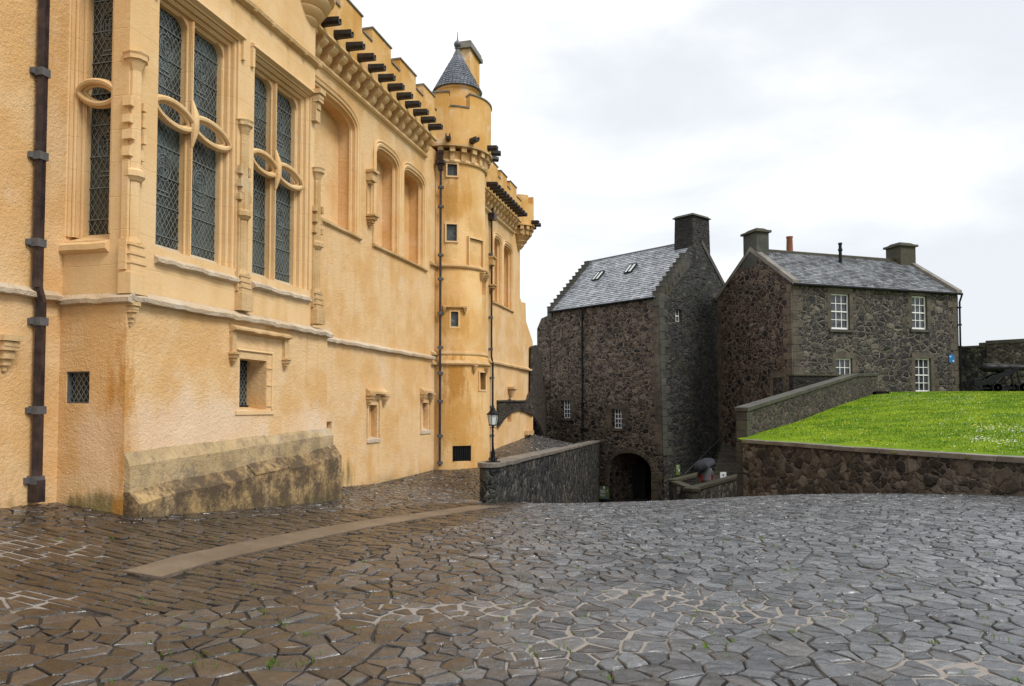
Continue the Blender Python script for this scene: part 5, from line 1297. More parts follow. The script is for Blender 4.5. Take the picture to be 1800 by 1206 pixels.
for x0, x1 in ((-.10, .26), (FL - .26, FL + .10)):
    sk = MB(); 
    for (ge, gt) in ((-.20, ga), (gw + .2, ga)):
        zz = zg - .08
        sk.hexa([cp_(x0, ge, zz), cp_(x1, ge, zz), cp_(x1, gt, zr_ + .0), cp_(x0, gt, zr_ + .0), cp_(x0, ge, zz + .22), cp_(x1, ge, zz + .22), cp_(x1, gt, zr_ + .26), cp_(x0, gt, zr_ + .26)])
    build('skew', sk, M['coping'], ct)
build('gutter', MB().tube([cp_(-.05, -.2, zg - .07), cp_(FL + .12, -.2, zg - .07)], .065, 8), M['iron'], ct, smooth=True)
def chim(x0, x1, g0, g1_, zt_, mat):
    c_ = build('chimney', MB().hexa([cp_(x0, g0, zr_ - .9), cp_(x1, g0, zr_ - .9), cp_(x1, g1_, zr_ - .9), cp_(x0, g1_, zr_ - .9), cp_(x0, g0, zt_), cp_(x1, g0, zt_), cp_(x1, g1_, zt_), cp_(x0, g1_, zt_)]), M[mat], ct)
    m_ = MB().hexa([cp_(x0 - .12, g0 - .12, zt_), cp_(x1 + .12, g0 - .12, zt_), cp_(x1 + .12, g1_ + .12, zt_), cp_(x0 - .12, g1_ + .12, zt_), cp_(x0 - .10, g0 - .10, zt_ + .12), cp_(x1 + .10, g0 - .10, zt_ + .12), cp_(x1 + .10, g1_ + .10, zt_ + .12), cp_(x0 - .1, g1_ + .1, zt_ + .12)])
    m_.hexa([cp_(x0 - .0, g0 - .0, zt_ + .12), cp_(x1 + .0, g0, zt_ + .12), cp_(x1, g1_, zt_ + .12), cp_(x0, g1_, zt_ + .12), cp_(x0 + .15, g0 + .2, zt_ + .26), cp_(x1 - .15, g0 + .2, zt_ + .26), cp_(x1 - .15, g1_ - .2, zt_ + .26), cp_(x0 + .15, g1_ - .2, zt_ + .26)])
    build('chimney_cap', m_, M['coping_moss'], c_)
zc1 = cp_(0, ga, 0); zt1 = at(1325, 411, zc1[1]).z; chim(-.06, .72, ga - .55, ga + .65, zt1, 'quoin_grey')
q_ = cp_(FL - .5, ga, 0); zt2 = at(1575, 436, q_[1]).z; chim(FL - 1.05, FL + .06, ga - .5, ga + .6, zt2, 'coping_moss')
p_ = at(1388, 436, 43.2)
build('chimney_pot', MB().lathe((p_.x, p_.y, zr_ - .3), [(0, 0), (.22, 0), (.20, .25), (.165, at(1388, 417, 43.2).z - zr_ + .22), (.19, at(1388, 417, 43.2).z - zr_ + .26), (.19, at(1388, 417, 43.2).z - zr_ + .33), (.14, at(1388, 417, 43.2).z - zr_ + .33), (0, .5)], 20), M['pot'], ct, smooth=True)
pv = Vector(cp_(FR.S(1476, 450, -2.6), 2.55, zg + (zr_ - zg) * 2.55 / ga)); ztf = at(1476, 427, pv.y).z - pv.z
build('flue_pipe', MB().lathe(tuple(pv), [(0, -.2), (.15, -.2), (.15, .02), (.09, .06), (.085, ztf * .6), (.12, ztf * .62), (.12, ztf * .72), (.085, ztf * .74), (.085, ztf * .9), (.11, ztf * .92), (.11, ztf), (0, ztf)], 18), M['iron'], ct, smooth=True)
m_ = MB().tube([FR.P(FL + .1, zg - .1, .2), FR.P(FL + .05, zg - .5, .08), FR.P(FL + .02, 2.35, .08)], .05, 8)
p_ = build('drainpipe', m_, M['iron'], ct, smooth=True)
for z_ in (zg - .8, 6.2, 5.0, 3.8, 2.9): build('pipe_bracket', MB().box(FR, FL - .06, FL + .1, z_ - .04, z_ + .04, 0, .15), M['iron'], p_)
# blue notice on the cottage wall
sp_ = (FR.S(1667.5, 630), FR.S(1676.5, 630), FR.Z(1672, 637.5), FR.Z(1672, 623.5))
sg = thing('notice', 'small blue wall notice with white print beside the cottage downpipe', 'sign', FR.P(sp_[0], sp_[2], .03))
build('board', MB().box(FR, sp_[0], sp_[1], sp_[2], sp_[3], .01, .035), M['sblue'], sg)
b = MB(); b.box(FR, sp_[0] + .03, sp_[0] + .17, sp_[3] - .09, sp_[3] - .075, .035, .038); b.box(FR, sp_[0] + .03, sp_[0] + .15, sp_[3] - .14, sp_[3] - .11, .035, .038); build('printed_line', b, M['swhite'], sg)
c_ = FR.P(sp_[1] - .07, sp_[2] + .09, .036); build('round_symbol', MB().lathe(tuple(c_), [(0, 0), (.055, 0), (.055, .003), (0, .003)], 20, ax=(Vector((FR.n.x, FR.n.y, 0)), Vector((FR.d.x, FR.d.y, 0)), Vector((0, 0, 1)))), M['swhite'], sg)
build('symbol_bar', MB().box(FR, sp_[1] - .105, sp_[1] - .035, sp_[2] + .078, sp_[2] + .102, .038, .043), M['sred'], sg)
# =============================================================== WALLS
def walltag(name, label, mbx, mat, loc, cap=None, capmat='coping', cat='wall', parts=()):
    t_ = thing(name, label, cat, loc); build('rubble_face', mbx, M[mat], t_)
    if cap: build('coping', cap, M[capmat], t_, bev=.012)
    return t_
# low lane wall
d = wdir; nn = wn
w_lo = .22
body = MB(); cap = MB(); nseg = 22; Lw = (W1 - W0).length
ztopA, ztopB = at(857, 814, 16.5).z, at(1048, 774, 44.4).z
def wpt(t_, off, z_): q = W0 + d * t_ + nn * off; return (q.x, q.y, z_)
zt_of = lambda t_: ztopA + (ztopB - ztopA) * t_ / Lw
sec = []
ends = [(q, w_lo * math.sin(q)) for q in ()]
# rounded near end then straight run, as plan polygon with varying tops
plan = []
for i in range(9): q = math.pi / 2 - math.pi * i / 8; plan.append((.22 - .30 * math.cos(q) * 1.0, w_lo * math.sin(q)))
body_pts = [wpt(a, o, 0)[:2] for a, o in plan]; body_top = [zt_of(0) - .10] * len(plan)
body_pts += [wpt(Lw, -w_lo, 0)[:2], wpt(Lw, w_lo, 0)[:2]]; body_top += [ztopB - .10, ztopB - .10]
body.plan(body_pts, -6, body_top)
capn = 26
for k in range(capn):
    t0 = .35 + (Lw - .35) * k / capn; t1 = .35 + (Lw - .35) * (k + 1) / capn - .015; j = (rng.random() - .5) * .02; zz0, zz1 = zt_of(t0) + j, zt_of(t1) + j; e = w_lo + .05
    cap.hexa([wpt(t0, -e, zz0 - .10), wpt(t1, -e, zz1 - .10), wpt(t1, e, zz1 - .10), wpt(t0, e, zz0 - .10), wpt(t0, -e, zz0), wpt(t1, -e, zz1), wpt(t1, e, zz1), wpt(t0, e, zz0)])
pl_ = [(.34, w_lo + .05)] + [(.24 - .36 * math.cos(q), (w_lo + .05) * math.sin(q)) for q in [math.pi / 2 - math.pi * i / 10 for i in range(11)]] + [(.34, -w_lo - .05)]
cap.plan([wpt(a, o, 0)[:2] for a, o in pl_], zt_of(0) - .10, zt_of(0) + .005)
lw = walltag('lane_wall', 'low dark rubble wall with worn flat coping that carries the lamp and runs to the gatehouse', body, 'rub_dark', (W0.x, W0.y, -.4), cap)
# flying arch between hall and gatehouse
Af = HR.P(HR.S(877, 730), 0)
def afY(u):                                  # plan line of the arch: off the hall, then turning away to the gatehouse
    if u <= 937: return 7.95 * 1330 / (1255 - u) - .30
    q = (u - 937) / 24.0; return 33.3 + 12.9 * q
cols = [(876.5, 707, 752), (879, 707, 750), (882, 706.8, 745), (886, 706.6, 739), (890, 706.5, 734), (895, 706.3, 729.5), (903, 706, 724), (914, 706, 721.5), (922, 706, 722.8), (928, 702, 725), (932, 690, 727.5), (932.6, 640, 727.8), (933, 609, 728), (937, 607.5, 730.5), (941, 606.5, 735), (944, 607, 739), (949, 620, 747), (953, 650, 755), (957, 680, 765), (958.5, 690, 800), (961, 700, 800)]
m_ = MB(); vs = []; fs = []
for (u, vt, vb) in cols:
    a, b_ = at(u, vt, afY(u)), at(u, vb, afY(u)); bk = Vector((-.12, .75, 0)) if u > 930 else Vector((-.55, .15, 0))
    vs += [a, b_, b_ + bk, a + bk]
for i in range(len(cols) - 1):
    for k in range(4): fs.append((i * 4 + k, i * 4 + (k + 1) % 4, i * 4 + 4 + (k + 1) % 4, i * 4 + 4 + k))
n = (len(cols) - 1) * 4; fs += [(0, 1, 2, 3), (n + 3, n + 2, n + 1, n)]; m_.add(vs, fs)
fa = thing('flying_arch', 'dark stone arch bridging the lane between the ochre hall and the gatehouse', 'stone arch', (Af.x, Af.y, .3))
build('arch_body', m_, M['rub_arch'], fa)
m_ = MB()
for (u0, u1) in ((876.5, 889), (889.3, 904), (904.3, 922)):
    a, b_ = at(u0, 706.6, afY(u0)), at(u1, 706, afY(u1)); o_ = Vector((.05, -.01, 0)); k_ = Vector((-.5, .1, 0)); h_ = Vector((0, 0, .06))
    m_.hexa([a + o_, b_ + o_, b_ + k_, a + k_, a + o_ + h_, b_ + o_ + h_, b_ + k_ + h_, a + k_ + h_])
build('coping', m_, M['coping_dark'], fa)
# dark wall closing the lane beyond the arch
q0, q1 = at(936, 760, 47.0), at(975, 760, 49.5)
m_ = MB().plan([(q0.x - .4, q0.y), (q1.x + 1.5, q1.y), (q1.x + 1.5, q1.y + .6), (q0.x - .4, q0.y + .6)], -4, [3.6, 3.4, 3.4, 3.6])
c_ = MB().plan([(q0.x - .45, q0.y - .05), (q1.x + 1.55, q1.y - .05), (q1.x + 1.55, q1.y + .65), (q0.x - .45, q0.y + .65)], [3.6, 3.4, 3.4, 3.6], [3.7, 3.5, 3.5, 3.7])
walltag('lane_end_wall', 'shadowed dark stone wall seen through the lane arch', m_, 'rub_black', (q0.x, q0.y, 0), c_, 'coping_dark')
# retaining wall below the lawn
body = MB(); cap = MB(); N_ = []
for i, p in enumerate(RW):
    t_ = (RW[min(i + 1, len(RW) - 1)] - RW[max(i - 1, 0)]); t_.z = 0; t_.normalize(); N_.append(Vector((t_.y, -t_.x, 0)))   # towards the plaza
N_ = [n_ if n_.dot(Vector((-1, -1, 0))) > 0 else -n_ for n_ in N_]
fp = [(p - n_ * .05) for p, n_ in zip(RW, N_)]; bp = [(p - n_ * .45) for p, n_ in zip(RW, N_)]
pts = [(p.x, p.y) for p in fp] + [(p.x, p.y) for p in reversed(bp)]
body.plan(pts, -3.0, .79 - .10)
res = []
for i in range(len(RW) - 1):
    L_ = (RW[i + 1] - RW[i]).length; n = max(1, round(L_ / .62))
    for k in range(n):
        f0, f1 = k / n, (k + .975) / n
        P_ = []
        for f in (f0, f1):
            p = RW[i].lerp(RW[i + 1], f); n_ = N_[i].lerp(N_[i + 1], f); P_.append((p, n_))
        j = (rng.random() - .5) * .012; (p0, n0), (p1, n1) = P_
        a, b_, c, e = p0 + n0 * .0, p1 + n1 * .0, p1 - n1 * .50, p0 - n0 * .50
        cap.hexa([(q.x, q.y, .69 + .0) for q in (a, b_, c, e)] + [(q.x, q.y, .79 + j) for q in (a, b_, c, e)])
walltag('retaining_wall', 'long low brown rubble wall with pale flat coping holding up the grass bank', body, 'rub_wall', (RW[2].x, RW[2].y, 0), cap)
# sloping wall on the left of the lawn
SP = PL((SW0.x, SW0.y), (SW1.x - SW0.x, SW1.y - SW0.y)); SLn = (SW1 - SW0).length
zA, zB1, zB2 = SP.Z(1300, 716), SP.Z(1505, 657), SP.Z(1540, 655.5); sm_ = SP.S(1505, 657); se_ = SP.S(1543, 670); s0_ = SP.S(1313, 740)
m_ = MB().prism(SP, [(s0_, -2.8), (se_, .5), (se_, zB2 - .12), (sm_, zB1 - .12), (s0_, zA - .12)], -.30, 0)
cp2 = MB()
segs = [(s0_ - .06, zA), (sm_, zB1), (se_ + .05, zB2)]
for (a0, z0), (a1, z1) in zip(segs[:-1], segs[1:]):
    n = max(2, int((a1 - a0) / .9))
    for k in range(n):
        b0 = a0 + (a1 - a0) * k / n; b1 = a0 + (a1 - a0) * (k + 1) / n - .01; y0 = z0 + (z1 - z0) * k / n; y1 = z0 + (z1 - z0) * (k + 1) / n
        cp2.hexa([SP.P(b0, y0 - .12, -.35), SP.P(b1, y1 - .12, -.35), SP.P(b1, y1 - .12, .06), SP.P(b0, y0 - .12, .06), SP.P(b0, y0, -.35), SP.P(b1, y1, -.35), SP.P(b1, y1, .06), SP.P(b0, y0, .06)])
sw = walltag('sloping_wall', 'dark rubble wall with sloping coping climbing beside the grass towards the cottage', m_, 'rub_arch', (SW0.x, SW0.y, 0), cp2, 'coping_dark')
m_ = MB(); z_ = -2.6; k = 0
while z_ < zA - .2: m_.box(SP, s0_ - .01, s0_ + (.42 if k % 2 else .3), z_, min(z_ + .29, zA - .13), -.31, .012); z_ += .3; k += 1
build('end_quoin', m_, M['coping_dark'], sw, bev=.012)
# short wall at the foot of the cottage
LWp = PL(at(1398, 700, 36.3).xy, (at(1502, 700, 36.8) - at(1398, 700, 36.3)).xy); e = LWp.S(1505, 690)
m_ = MB().box(LWp, -.1, e, 0, LWp.Z(1450, 661), -.4, 0); c_ = MB()
for k in range(5): c_.box(LWp, -.12 + (e + .1) * k / 5, -.12 + (e + .1) * (k + 1) / 5 - .015, LWp.Z(1450, 661) + .002, LWp.Z(1450, 658), -.45, .05)
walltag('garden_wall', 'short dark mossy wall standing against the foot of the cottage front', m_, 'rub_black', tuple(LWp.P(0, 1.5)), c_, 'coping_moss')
# parapet battlement behind the cannon
BWp = PL(at(1684, 650, 43.0).xy, (at(1840, 650, 40.0) - at(1684, 650, 43.0)).xy)
b0, b1, b2, b3 = BWp.S(1684, 620), BWp.S(1721, 620), BWp.S(1736, 620), 14.0
zt0_, zt1_, zt2_ = BWp.Z(1705, 608), BWp.Z(1728, 603), BWp.Z(1760, 598)
m_ = MB().box(BWp, b0, b2, 1.5, zt0_ - .12, -1.0, 0)
bw = walltag('battlement_wall', 'dark stepped stone parapet wall behind the black cannon', m_, 'rub_dark', tuple(BWp.P(b1, 2.4)), MB().box(BWp, b0, b1, zt0_ - .12, zt0_, -1.05, .05).box(BWp, b1 + .01, b2 - .01, zt0_ - .12, zt1_ + .02, -1.05, .06), 'coping_dark')
build('merlon', MB().box(BWp, b2, b3, 1.5, zt2_ - .2, -1.3, .18), M['rub_wall'], bw); build('merlon_cap', MB().box(BWp, b2 - .03, b3, zt2_ - .2, zt2_, -1.35, .24), M['coping_dark'], bw)
# stair wall in front of the person
pA, pB, pC = at(1183, 846, 31.6), at(1216, 858.5, 29.2), at(1306, 834, 35.2)
zw_ = (pA.z, pB.z, pC.z)
def strip_wall(P_, th, z0, zt_, off=0.0):
    m_ = MB()
    for i in range(len(P_) - 1):
        a, b_ = P_[i], P_[i + 1]; t_ = (b_ - a); t_.z = 0; t_.normalize(); n_ = Vector((-t_.y, t_.x, 0))
        if n_.y < 0: n_ = -n_
        a2, b2_ = a - t_ * off - n_ * off, b_ + t_ * off - n_ * off; a3, b3_ = a - t_ * off + n_ * (th + off), b_ + t_ * off + n_ * (th + off)
        za, zb2 = zt_(a), zt_(b_)
        if isinstance(z0, str): zlo_ = (za - .13, zb2 - .13)
        else: zlo_ = (z0, z0)
        m_.hexa([(a2.x, a2.y, zlo_[0]), (b2_.x, b2_.y, zlo_[1]), (b3_.x, b3_.y, zlo_[1]), (a3.x, a3.y, zlo_[0]), (a2.x, a2.y, za - (0 if isinstance(z0, str) else .13)), (b2_.x, b2_.y, zb2 - (0 if isinstance(z0, str) else .13)), (b3_.x, b3_.y, zb2 - (0 if isinstance(z0, str) else .13)), (a3.x, a3.y, za - (0 if isinstance(z0, str) else .13))])
    return m_
sw_b = strip_wall([pA, pB], .28, -4.5, lambda p: p.z); sw_b2 = strip_wall([pB, pC], .28, -4.5, lambda p: p.z)
st_ = thing('stair_wall', 'low mossy stone wall wrapping the steps in front of the person with the umbrella', 'wall', (pB.x, pB.y, -2.3))
build('rubble_face', sw_b, M['quoin_grey'], st_); build('rubble_face', sw_b2, M['rub_wall'], st_)
build('coping', strip_wall([pA, pB], .28, 'c', lambda p: p.z, .06), M['coping_moss'], st_, bev=.012); build('coping', strip_wall([pB, pC], .28, 'c', lambda p: p.z + .003, .06), M['coping_moss'], st_, bev=.012)
pD, pE = at(1187, 843, 33.5), at(1240, 830, 37.5)
m_ = strip_wall([pD, pE], .3, -4.5, lambda p: p.z); c_ = strip_wall([pD, pE], .3, 'c', lambda p: p.z, .05)
walltag('inner_stair_wall', 'thin inner stone wall of the steps, behind the umbrella holder', m_, 'rub_black', tuple(pD), c_, 'coping_moss')
# steps between the houses
m_ = MB(); base = at(1262, 850, 36.5); top = at(1292, 800, 45); base.z = -2.6
for k in range(14):
    f = k / 14; c = base.lerp(at(1285, 800, 44.5), f); z_ = -2.5 + k * .17
    m_.plan([(c.x - .6, c.y - .4), (c.x + 1.6, c.y - .2), (c.x + 1.6, c.y + .5), (c.x - .6, c.y + .3)], -5, z_)
solo('stone_steps', m_, M['coping_dark'], 'dark stone steps rising between the gatehouse and the cottage', 'steps', tuple(base))
# handrail on the gable wall
h0, h1 = GM.hit(1196, 834, .18), GM.hit(1262, 771, .18)
hr = thing('handrail', 'thin grey metal handrail slanting up the gatehouse gable wall', 'handrail', tuple(GM.P(h0[0], h0[1], .35)))
build('rail', MB().tube([GM.P(h0[0], h0[1], .42), GM.P(h1[0], h1[1], .30)], .022, 8), M['leadg'], hr)
for f in (.15, .55, .9): a = h0[0] + (h1[0] - h0[0]) * f; z_ = h0[1] + (h1[1] - h0[1]) * f; build('rail_bracket', MB().tube([GM.P(a, z_ - .08, -.1), GM.P(a, z_ - .08, .36), GM.P(a, z_ - .01, .37)], .012, 6), M['leadg'], hr)
# =============================================================== SIGNS
sA = thing('information_board', 'green freestanding exhibition board in black frame left of the arched passage', 'sign', at(1063, 881, 39.5))
IB = PL(at(1053, 870, 39.6).xy, (at(1072, 870, 39.2) - at(1053, 870, 39.6)).xy); e = IB.S(1071.5, 870); zb_, zt_ = IB.Z(1063, 881), IB.Z(1063, 854.5)
build('frame', MB().box(IB, 0, e, zb_ - .25, zt_ + .02, -.05, 0), M['iron'], sA); build('panel', MB().box(IB, .03, e - .03, zb_ + .11, zt_ - .01, 0, .012), M['sgreen'], sA)
for x in (.02, e - .02): build('leg', MB().tube([IB.P(x, zt_, -.03), IB.P(x, zb_ - .3, -.5)], .015, 6), M['iron'], sA)
build('badge', MB().box(IB, e * .42, e * .56, zt_ - .15, zt_ - .015, .012, .016), M['swhite'], sA)
text('Tapestry', .088, IB, .06, zt_ - .25, .014, M['swhite'], sA, True); text('exhibition', .088, IB, .06, zt_ - .335, .014, M['swhite'], sA, True)
for k in range(3): build('printed_line', MB().box(IB, .06, e * (.5, .62, .6)[k], zt_ - .42 - .05 * k, zt_ - .405 - .05 * k, .012, .014), M['swhite'], sA)
build('arrow', MB().prism(IB, [(e * .8 - .008, zt_ - .28), (e * .8 + .008, zt_ - .28), (e * .8 + .008, zt_ - .22), (e * .8 + .035, zt_ - .22), (e * .8, zt_ - .18), (e * .8 - .035, zt_ - .22), (e * .8 - .008, zt_ - .22)], .012, .016), M['swhite'], sA)
build('symbol', MB().box(IB, e * .66, e * .76, zb_ + .13, zb_ + .20, .012, .015), M['sblue'], sA)
gq = (GM.S(1179.3, 827), GM.S(1186, 827), GM.Z(1182, 834.5), GM.Z(1182, 816.5))
sg = thing('wall_sign', 'narrow green wall sign with white print right of the arched passage', 'sign', tuple(GM.P(gq[0], gq[2], .3)))
build('board', MB().box(GM, gq[0], gq[1], gq[2], gq[3], .2, .36), M['sgreen2'], sg); b = MB()
for k in range(3): b.box(GM, gq[0] + .04, gq[1] - .10, gq[3] - .06 - .07 * k, gq[3] - .04 - .07 * k, .36, .365)
build('printed_line', b, M['swhite'], sg); build('symbol', MB().box(GM, gq[1] - .15, gq[1] - .04, gq[2] + .2, gq[2] + .31, .36, .365), M['swhite'], sg)
BS = PL(pA.xy, (pB - pA).xy); BS.n = BS.n if BS.n.y < 0 else -BS.n
bq = (BS.S(1190.8, 864, .0), BS.S(1203.5, 864, .0), BS.Z(1197, 873, 0), BS.Z(1197, 855, 0))
sg = thing('wall_panel', 'black square panel with white print on the end of the low stair wall', 'sign', tuple(BS.P(bq[0], bq[2], .02)))
build('board', MB().box(BS, bq[0], bq[1], bq[2], bq[3], .0, .03), M['sblack'], sg)
for k, (w_, hh) in enumerate(((.55, .022), (.5, .022), (.46, .012), (.42, .012), (.3, .012))): build('printed_line', MB().box(BS, bq[0] + .03, bq[0] + (bq[1] - bq[0]) * w_, bq[3] - .08 - .065 * k, bq[3] - .08 - .065 * k + hh, .03, .034), M['swhite'], sg)
build('symbol', MB().box(BS, bq[1] - .14, bq[1] - .04, bq[2] + .03, bq[2] + .10, .03, .034), M['sblue'], sg); build('symbol', MB().box(BS, bq[1] - .10, bq[1] - .06, bq[3] - .10, bq[3] - .06, .03, .034), M['swhite'], sg)
wq = PL(at(1266, 835, 34.6).xy, (1, .1)); e = wq.S(1276.5, 835)
sg = thing('white_notice', 'white notice with dark emblem standing behind the low stair wall', 'sign', tuple(wq.P(0, wq.Z(1270, 850))))
build('board', MB().box(wq, 0, e, wq.Z(1270, 850), wq.Z(1270, 830), -.02, .01), M['swhite'], sg)
zc_ = wq.Z(1270, 835); build('emblem', MB().prism(wq, [(e / 2 - .04, zc_ + .03), (e / 2 + .04, zc_ + .03), (e / 2 + .04, zc_ - .01), (e / 2, zc_ - .06), (e / 2 - .04, zc_ - .01)], .01, .014), M['sblack'], sg)
z_ = wq.Z(1270, 843); build('blue_band', MB().prism(wq, [(.04, z_ - .12), (e, z_ - .12), (e, z_ + .04), (e * .6, z_ + .05), (.08, z_)], .01, .015), M['sblue2'], sg)
m_ = MB().sweep(wq, [(-.25, z_ - .02), (.02, z_ - .08), (.02, z_ - .12), (-.25, z_ - .1)], e + .0, wq.S(1292, 840), 4, .006)
solo('folded_banner', m_, M['spink'], 'pale pink and white folded banner lying beside the white notice', 'banner', tuple(wq.P(e + .1, z_ - .1)))
# =============================================================== LAMP POST
p0 = at(866.5, 811, 16.75); zq = lambda v: at(866, v, 16.75).z
lx, ly = p0.x, p0.y; zbase = ztopA
lp = thing('lamp_post', 'black iron lantern lamp with frosted panes standing on the end of the lane wall', 'lamp', (lx, ly, zbase))
m_ = MB(); m_.plan([(lx - .16, ly - .13), (lx + .16, ly - .13), (lx + .16, ly + .13), (lx - .16, ly + .13)], zbase, zbase + .022)
build('base_plate', m_, M['iron'], lp)
H_ = zq(749) - zbase
build('post', MB().lathe((lx, ly, zbase), [(0, .02), (.055, .02), (.055, .07), (.04, .10), (.05, .13), (.03, .2), (.036, .25), (.028, .30), (.022, .34), (.016, .4), (.026, .415), (.016, .43), (.014, H_ * .84), (.024, H_ * .86), (.014, H_ * .88), (.013, H_ * .96), (.04, H_), (0, H_)], 16), M['iron'], lp, smooth=True)
for k in range(4):
    q = math.pi / 4 + k * math.pi / 2; dx, dy = math.cos(q), math.sin(q)
    build('scroll_foot', MB().tube([(lx + dx * r_, ly + dy * r_, zbase + z_) for r_, z_ in ((.03, .26), (.05, .2), (.05, .12), (.075, .06), (.11, .04), (.13, .07), (.115, .095), (.095, .08))], .009, 6), M['iron'], lp)
build('cross_bar', MB().tube([(lx - .07, ly, zq(752)), (lx + .07, ly, zq(752))], .008, 6), M['iron'], lp)
zl0, zl1, zl2 = zq(747), zq(729), zq(713)
ln = MB(); nf = 6; rb0, rt0 = .085, .125
for k in range(nf):
    q0 = 2 * math.pi * k / nf + .3; a0 = (lx + rb0 * math.cos(q0), ly + rb0 * math.sin(q0), zl0); a1 = (lx + rt0 * math.cos(q0), ly + rt0 * math.sin(q0), zl1); ln.tube([a0, a1], .007, 4)
ln.lathe((lx, ly, 0), [(0, zl0 - .02), (rb0 + .012, zl0 - .015), (rb0 + .012, zl0 + .008), (0, zl0 + .01)], 6, a0=.3, a1=.3 + 2 * math.pi)
lf = build('lantern_frame', ln, M['iron'], lp)
build('lantern_glass', MB().lathe((lx, ly, 0), [(0, zl0), (rb0 - .004, zl0), (rt0 - .004, zl1), (0, zl1)], 6, a0=.3, a1=.3 + 2 * math.pi), M['lampglass'], lf)
build('lantern_roof', MB().lathe((lx, ly, 0), [(0, zl1), (rt0 + .02, zl1), (rt0 + .025, zl1 + .025), (rt0 - .01, zl1 + .035), (.075, zl1 + .085), (.05, zl1 + .12), (.055, zl1 + .13), (.03, zl1 + .16), (.012, zl1 + .18), (.022, zl1 + .20), (.006, zl2 + .04), (0, zl2 + .045)], 12, a0=.3, a1=.3 + 2 * math.pi), M['iron'], lf)
# =============================================================== CANNON
YC = 37.6; g0 = at(1722, 690, YC); zgc = lawn_z(g0.x + 1, YC) ; px = lambda u: at(u, 660, YC).x; pz = lambda v: at(1760, v, YC).z
cn = thing('cannon', 'large black iron cannon on a wheeled carriage at the edge of the grass', 'cannon', (px(1765), YC, zgc))
ax = Vector((1, .06, .0)).normalized(); e1 = Vector((0, 0, 1)); e2 = ax.cross(e1).normalized(); zb = pz(646.5)
br = MB().lathe((px(1720), YC, zb), [(0, 0), (.045, .01), (.065, .05), (.05, .09), (.035, .12), (.09, .15), (.17, .20), (.215, .30), (.225, .33), (.21, .36), (.215, .9), (.225, .92), (.205, .96), (.19, 1.5), (.20, 1.52), (.18, 1.56), (.135, 2.9), (.15, 2.93), (.13, 2.97), (.17, 3.1), (.16, 3.16), (.075, 3.17), (.07, 2.9), (0, 2.9)], 28, ax=(ax, e1, e2))
bb = build('barrel', br, M['iron'], cn, smooth=True)
build('trunnion', MB().tube([(px(1720) + 1.55, YC - .34, zb - .03), (px(1720) + 1.55, YC + .34, zb - .03)], .065, 14), M['iron'], bb)
zgL = pz(689)
for sd in (-.27, .27):
    y = YC + sd; m_ = MB(); pr = [(1706, 668), (1718, 664), (1719, 671), (1728, 668), (1740, 660), (1748, 657), (1757, 655), (1760, 650), (1776, 647), (1784, 647), (1785, 653), (1778, 655), (1776, 658), (1766, 660), (1758, 663), (1750, 666), (1742, 672), (1733, 676), (1712, 678), (1706, 677)]
    cpx = PL((px(1700), y), (1, 0)); m_.prism(cpx, [(px(u) - px(1700), pz(v)) for u, v in pr], -.04, .04)
    for (ua, va, ub, vb) in ((1781, 650, 1788, 686), (1770, 654, 1776, 684), (1762, 658, 1748, 684), (1776, 656, 1757, 676), (1712, 674, 1707, 686), (1757, 674, 1776, 684), (1726, 672, 1745, 684)): m_.bar((px(ua), y, pz(va)), (px(ub), y, pz(vb)), .055)
    m_.bar((px(1705), y, pz(683)), (px(1792), y, pz(683)), .07)
    build('carriage_side', m_, M['iron'], cn)
build('transom', MB().tube([(px(1736), YC - .27, pz(672)), (px(1736), YC + .27, pz(672))], .05, 6), M['iron'], cn); build('elevating_screw', MB().lathe((px(1731), YC, pz(668)), [(0, 0), (.05, 0), (.03, .05), (.03, .3), (.07, .32), (0, .33)], 12), M['iron'], cn)
zax = pz(682)
for u in (1744, 1789):
    build('axle', MB().tube([(px(u), YC - .42, zax), (px(u), YC + .42, zax)], .035, 10), M['iron'], cn)
    for sd in (-.38, .38):
        c_ = Vector((px(u), YC + sd, zax)); r_ = .255; w_ = MB(); X_, Z_ = Vector((1, 0, 0)), Vector((0, 0, 1))
        w_.lathe(tuple(c_ - Vector((0, .05, 0))), [(r_ - .05, 0), (r_, 0), (r_, .1), (r_ - .05, .1), (r_ - .05, 0)], 26, ax=(Vector((0, 1, 0)), X_, Z_))
        for k in range(6): q = k * math.pi / 3; w_.bar(c_, c_ + X_ * math.cos(q) * (r_ - .03) + Z_ * math.sin(q) * (r_ - .03), .04)
        w_.lathe(tuple(c_ - Vector((0, .07, 0))), [(0, 0), (.06, 0), (.06, .14), (0, .14)], 14, ax=(Vector((0, 1, 0)), X_, Z_))
        build('wheel', w_, M['iron'], cn)
c_ = at(1554, 694, 33.0); m_ = MB().plan([(c_.x - .32, c_.y), (c_.x + .24, c_.y), (c_.x + .24, c_.y + .4), (c_.x - .32, c_.y + .4)], c_.z - .2, at(1554, 689, 33).z); m_.plan([(c_.x - .35, c_.y - .03), (c_.x + .27, c_.y - .03), (c_.x + .27, c_.y + .43), (c_.x - .35, c_.y + .43)], at(1554, 689, 33).z, at(1554, 688, 33).z)
solo('stone_block', m_, M['rub_black'], 'small low black stone block on the grass at the end of the sloping wall', 'stone block', (c_.x, c_.y, c_.z - .1))
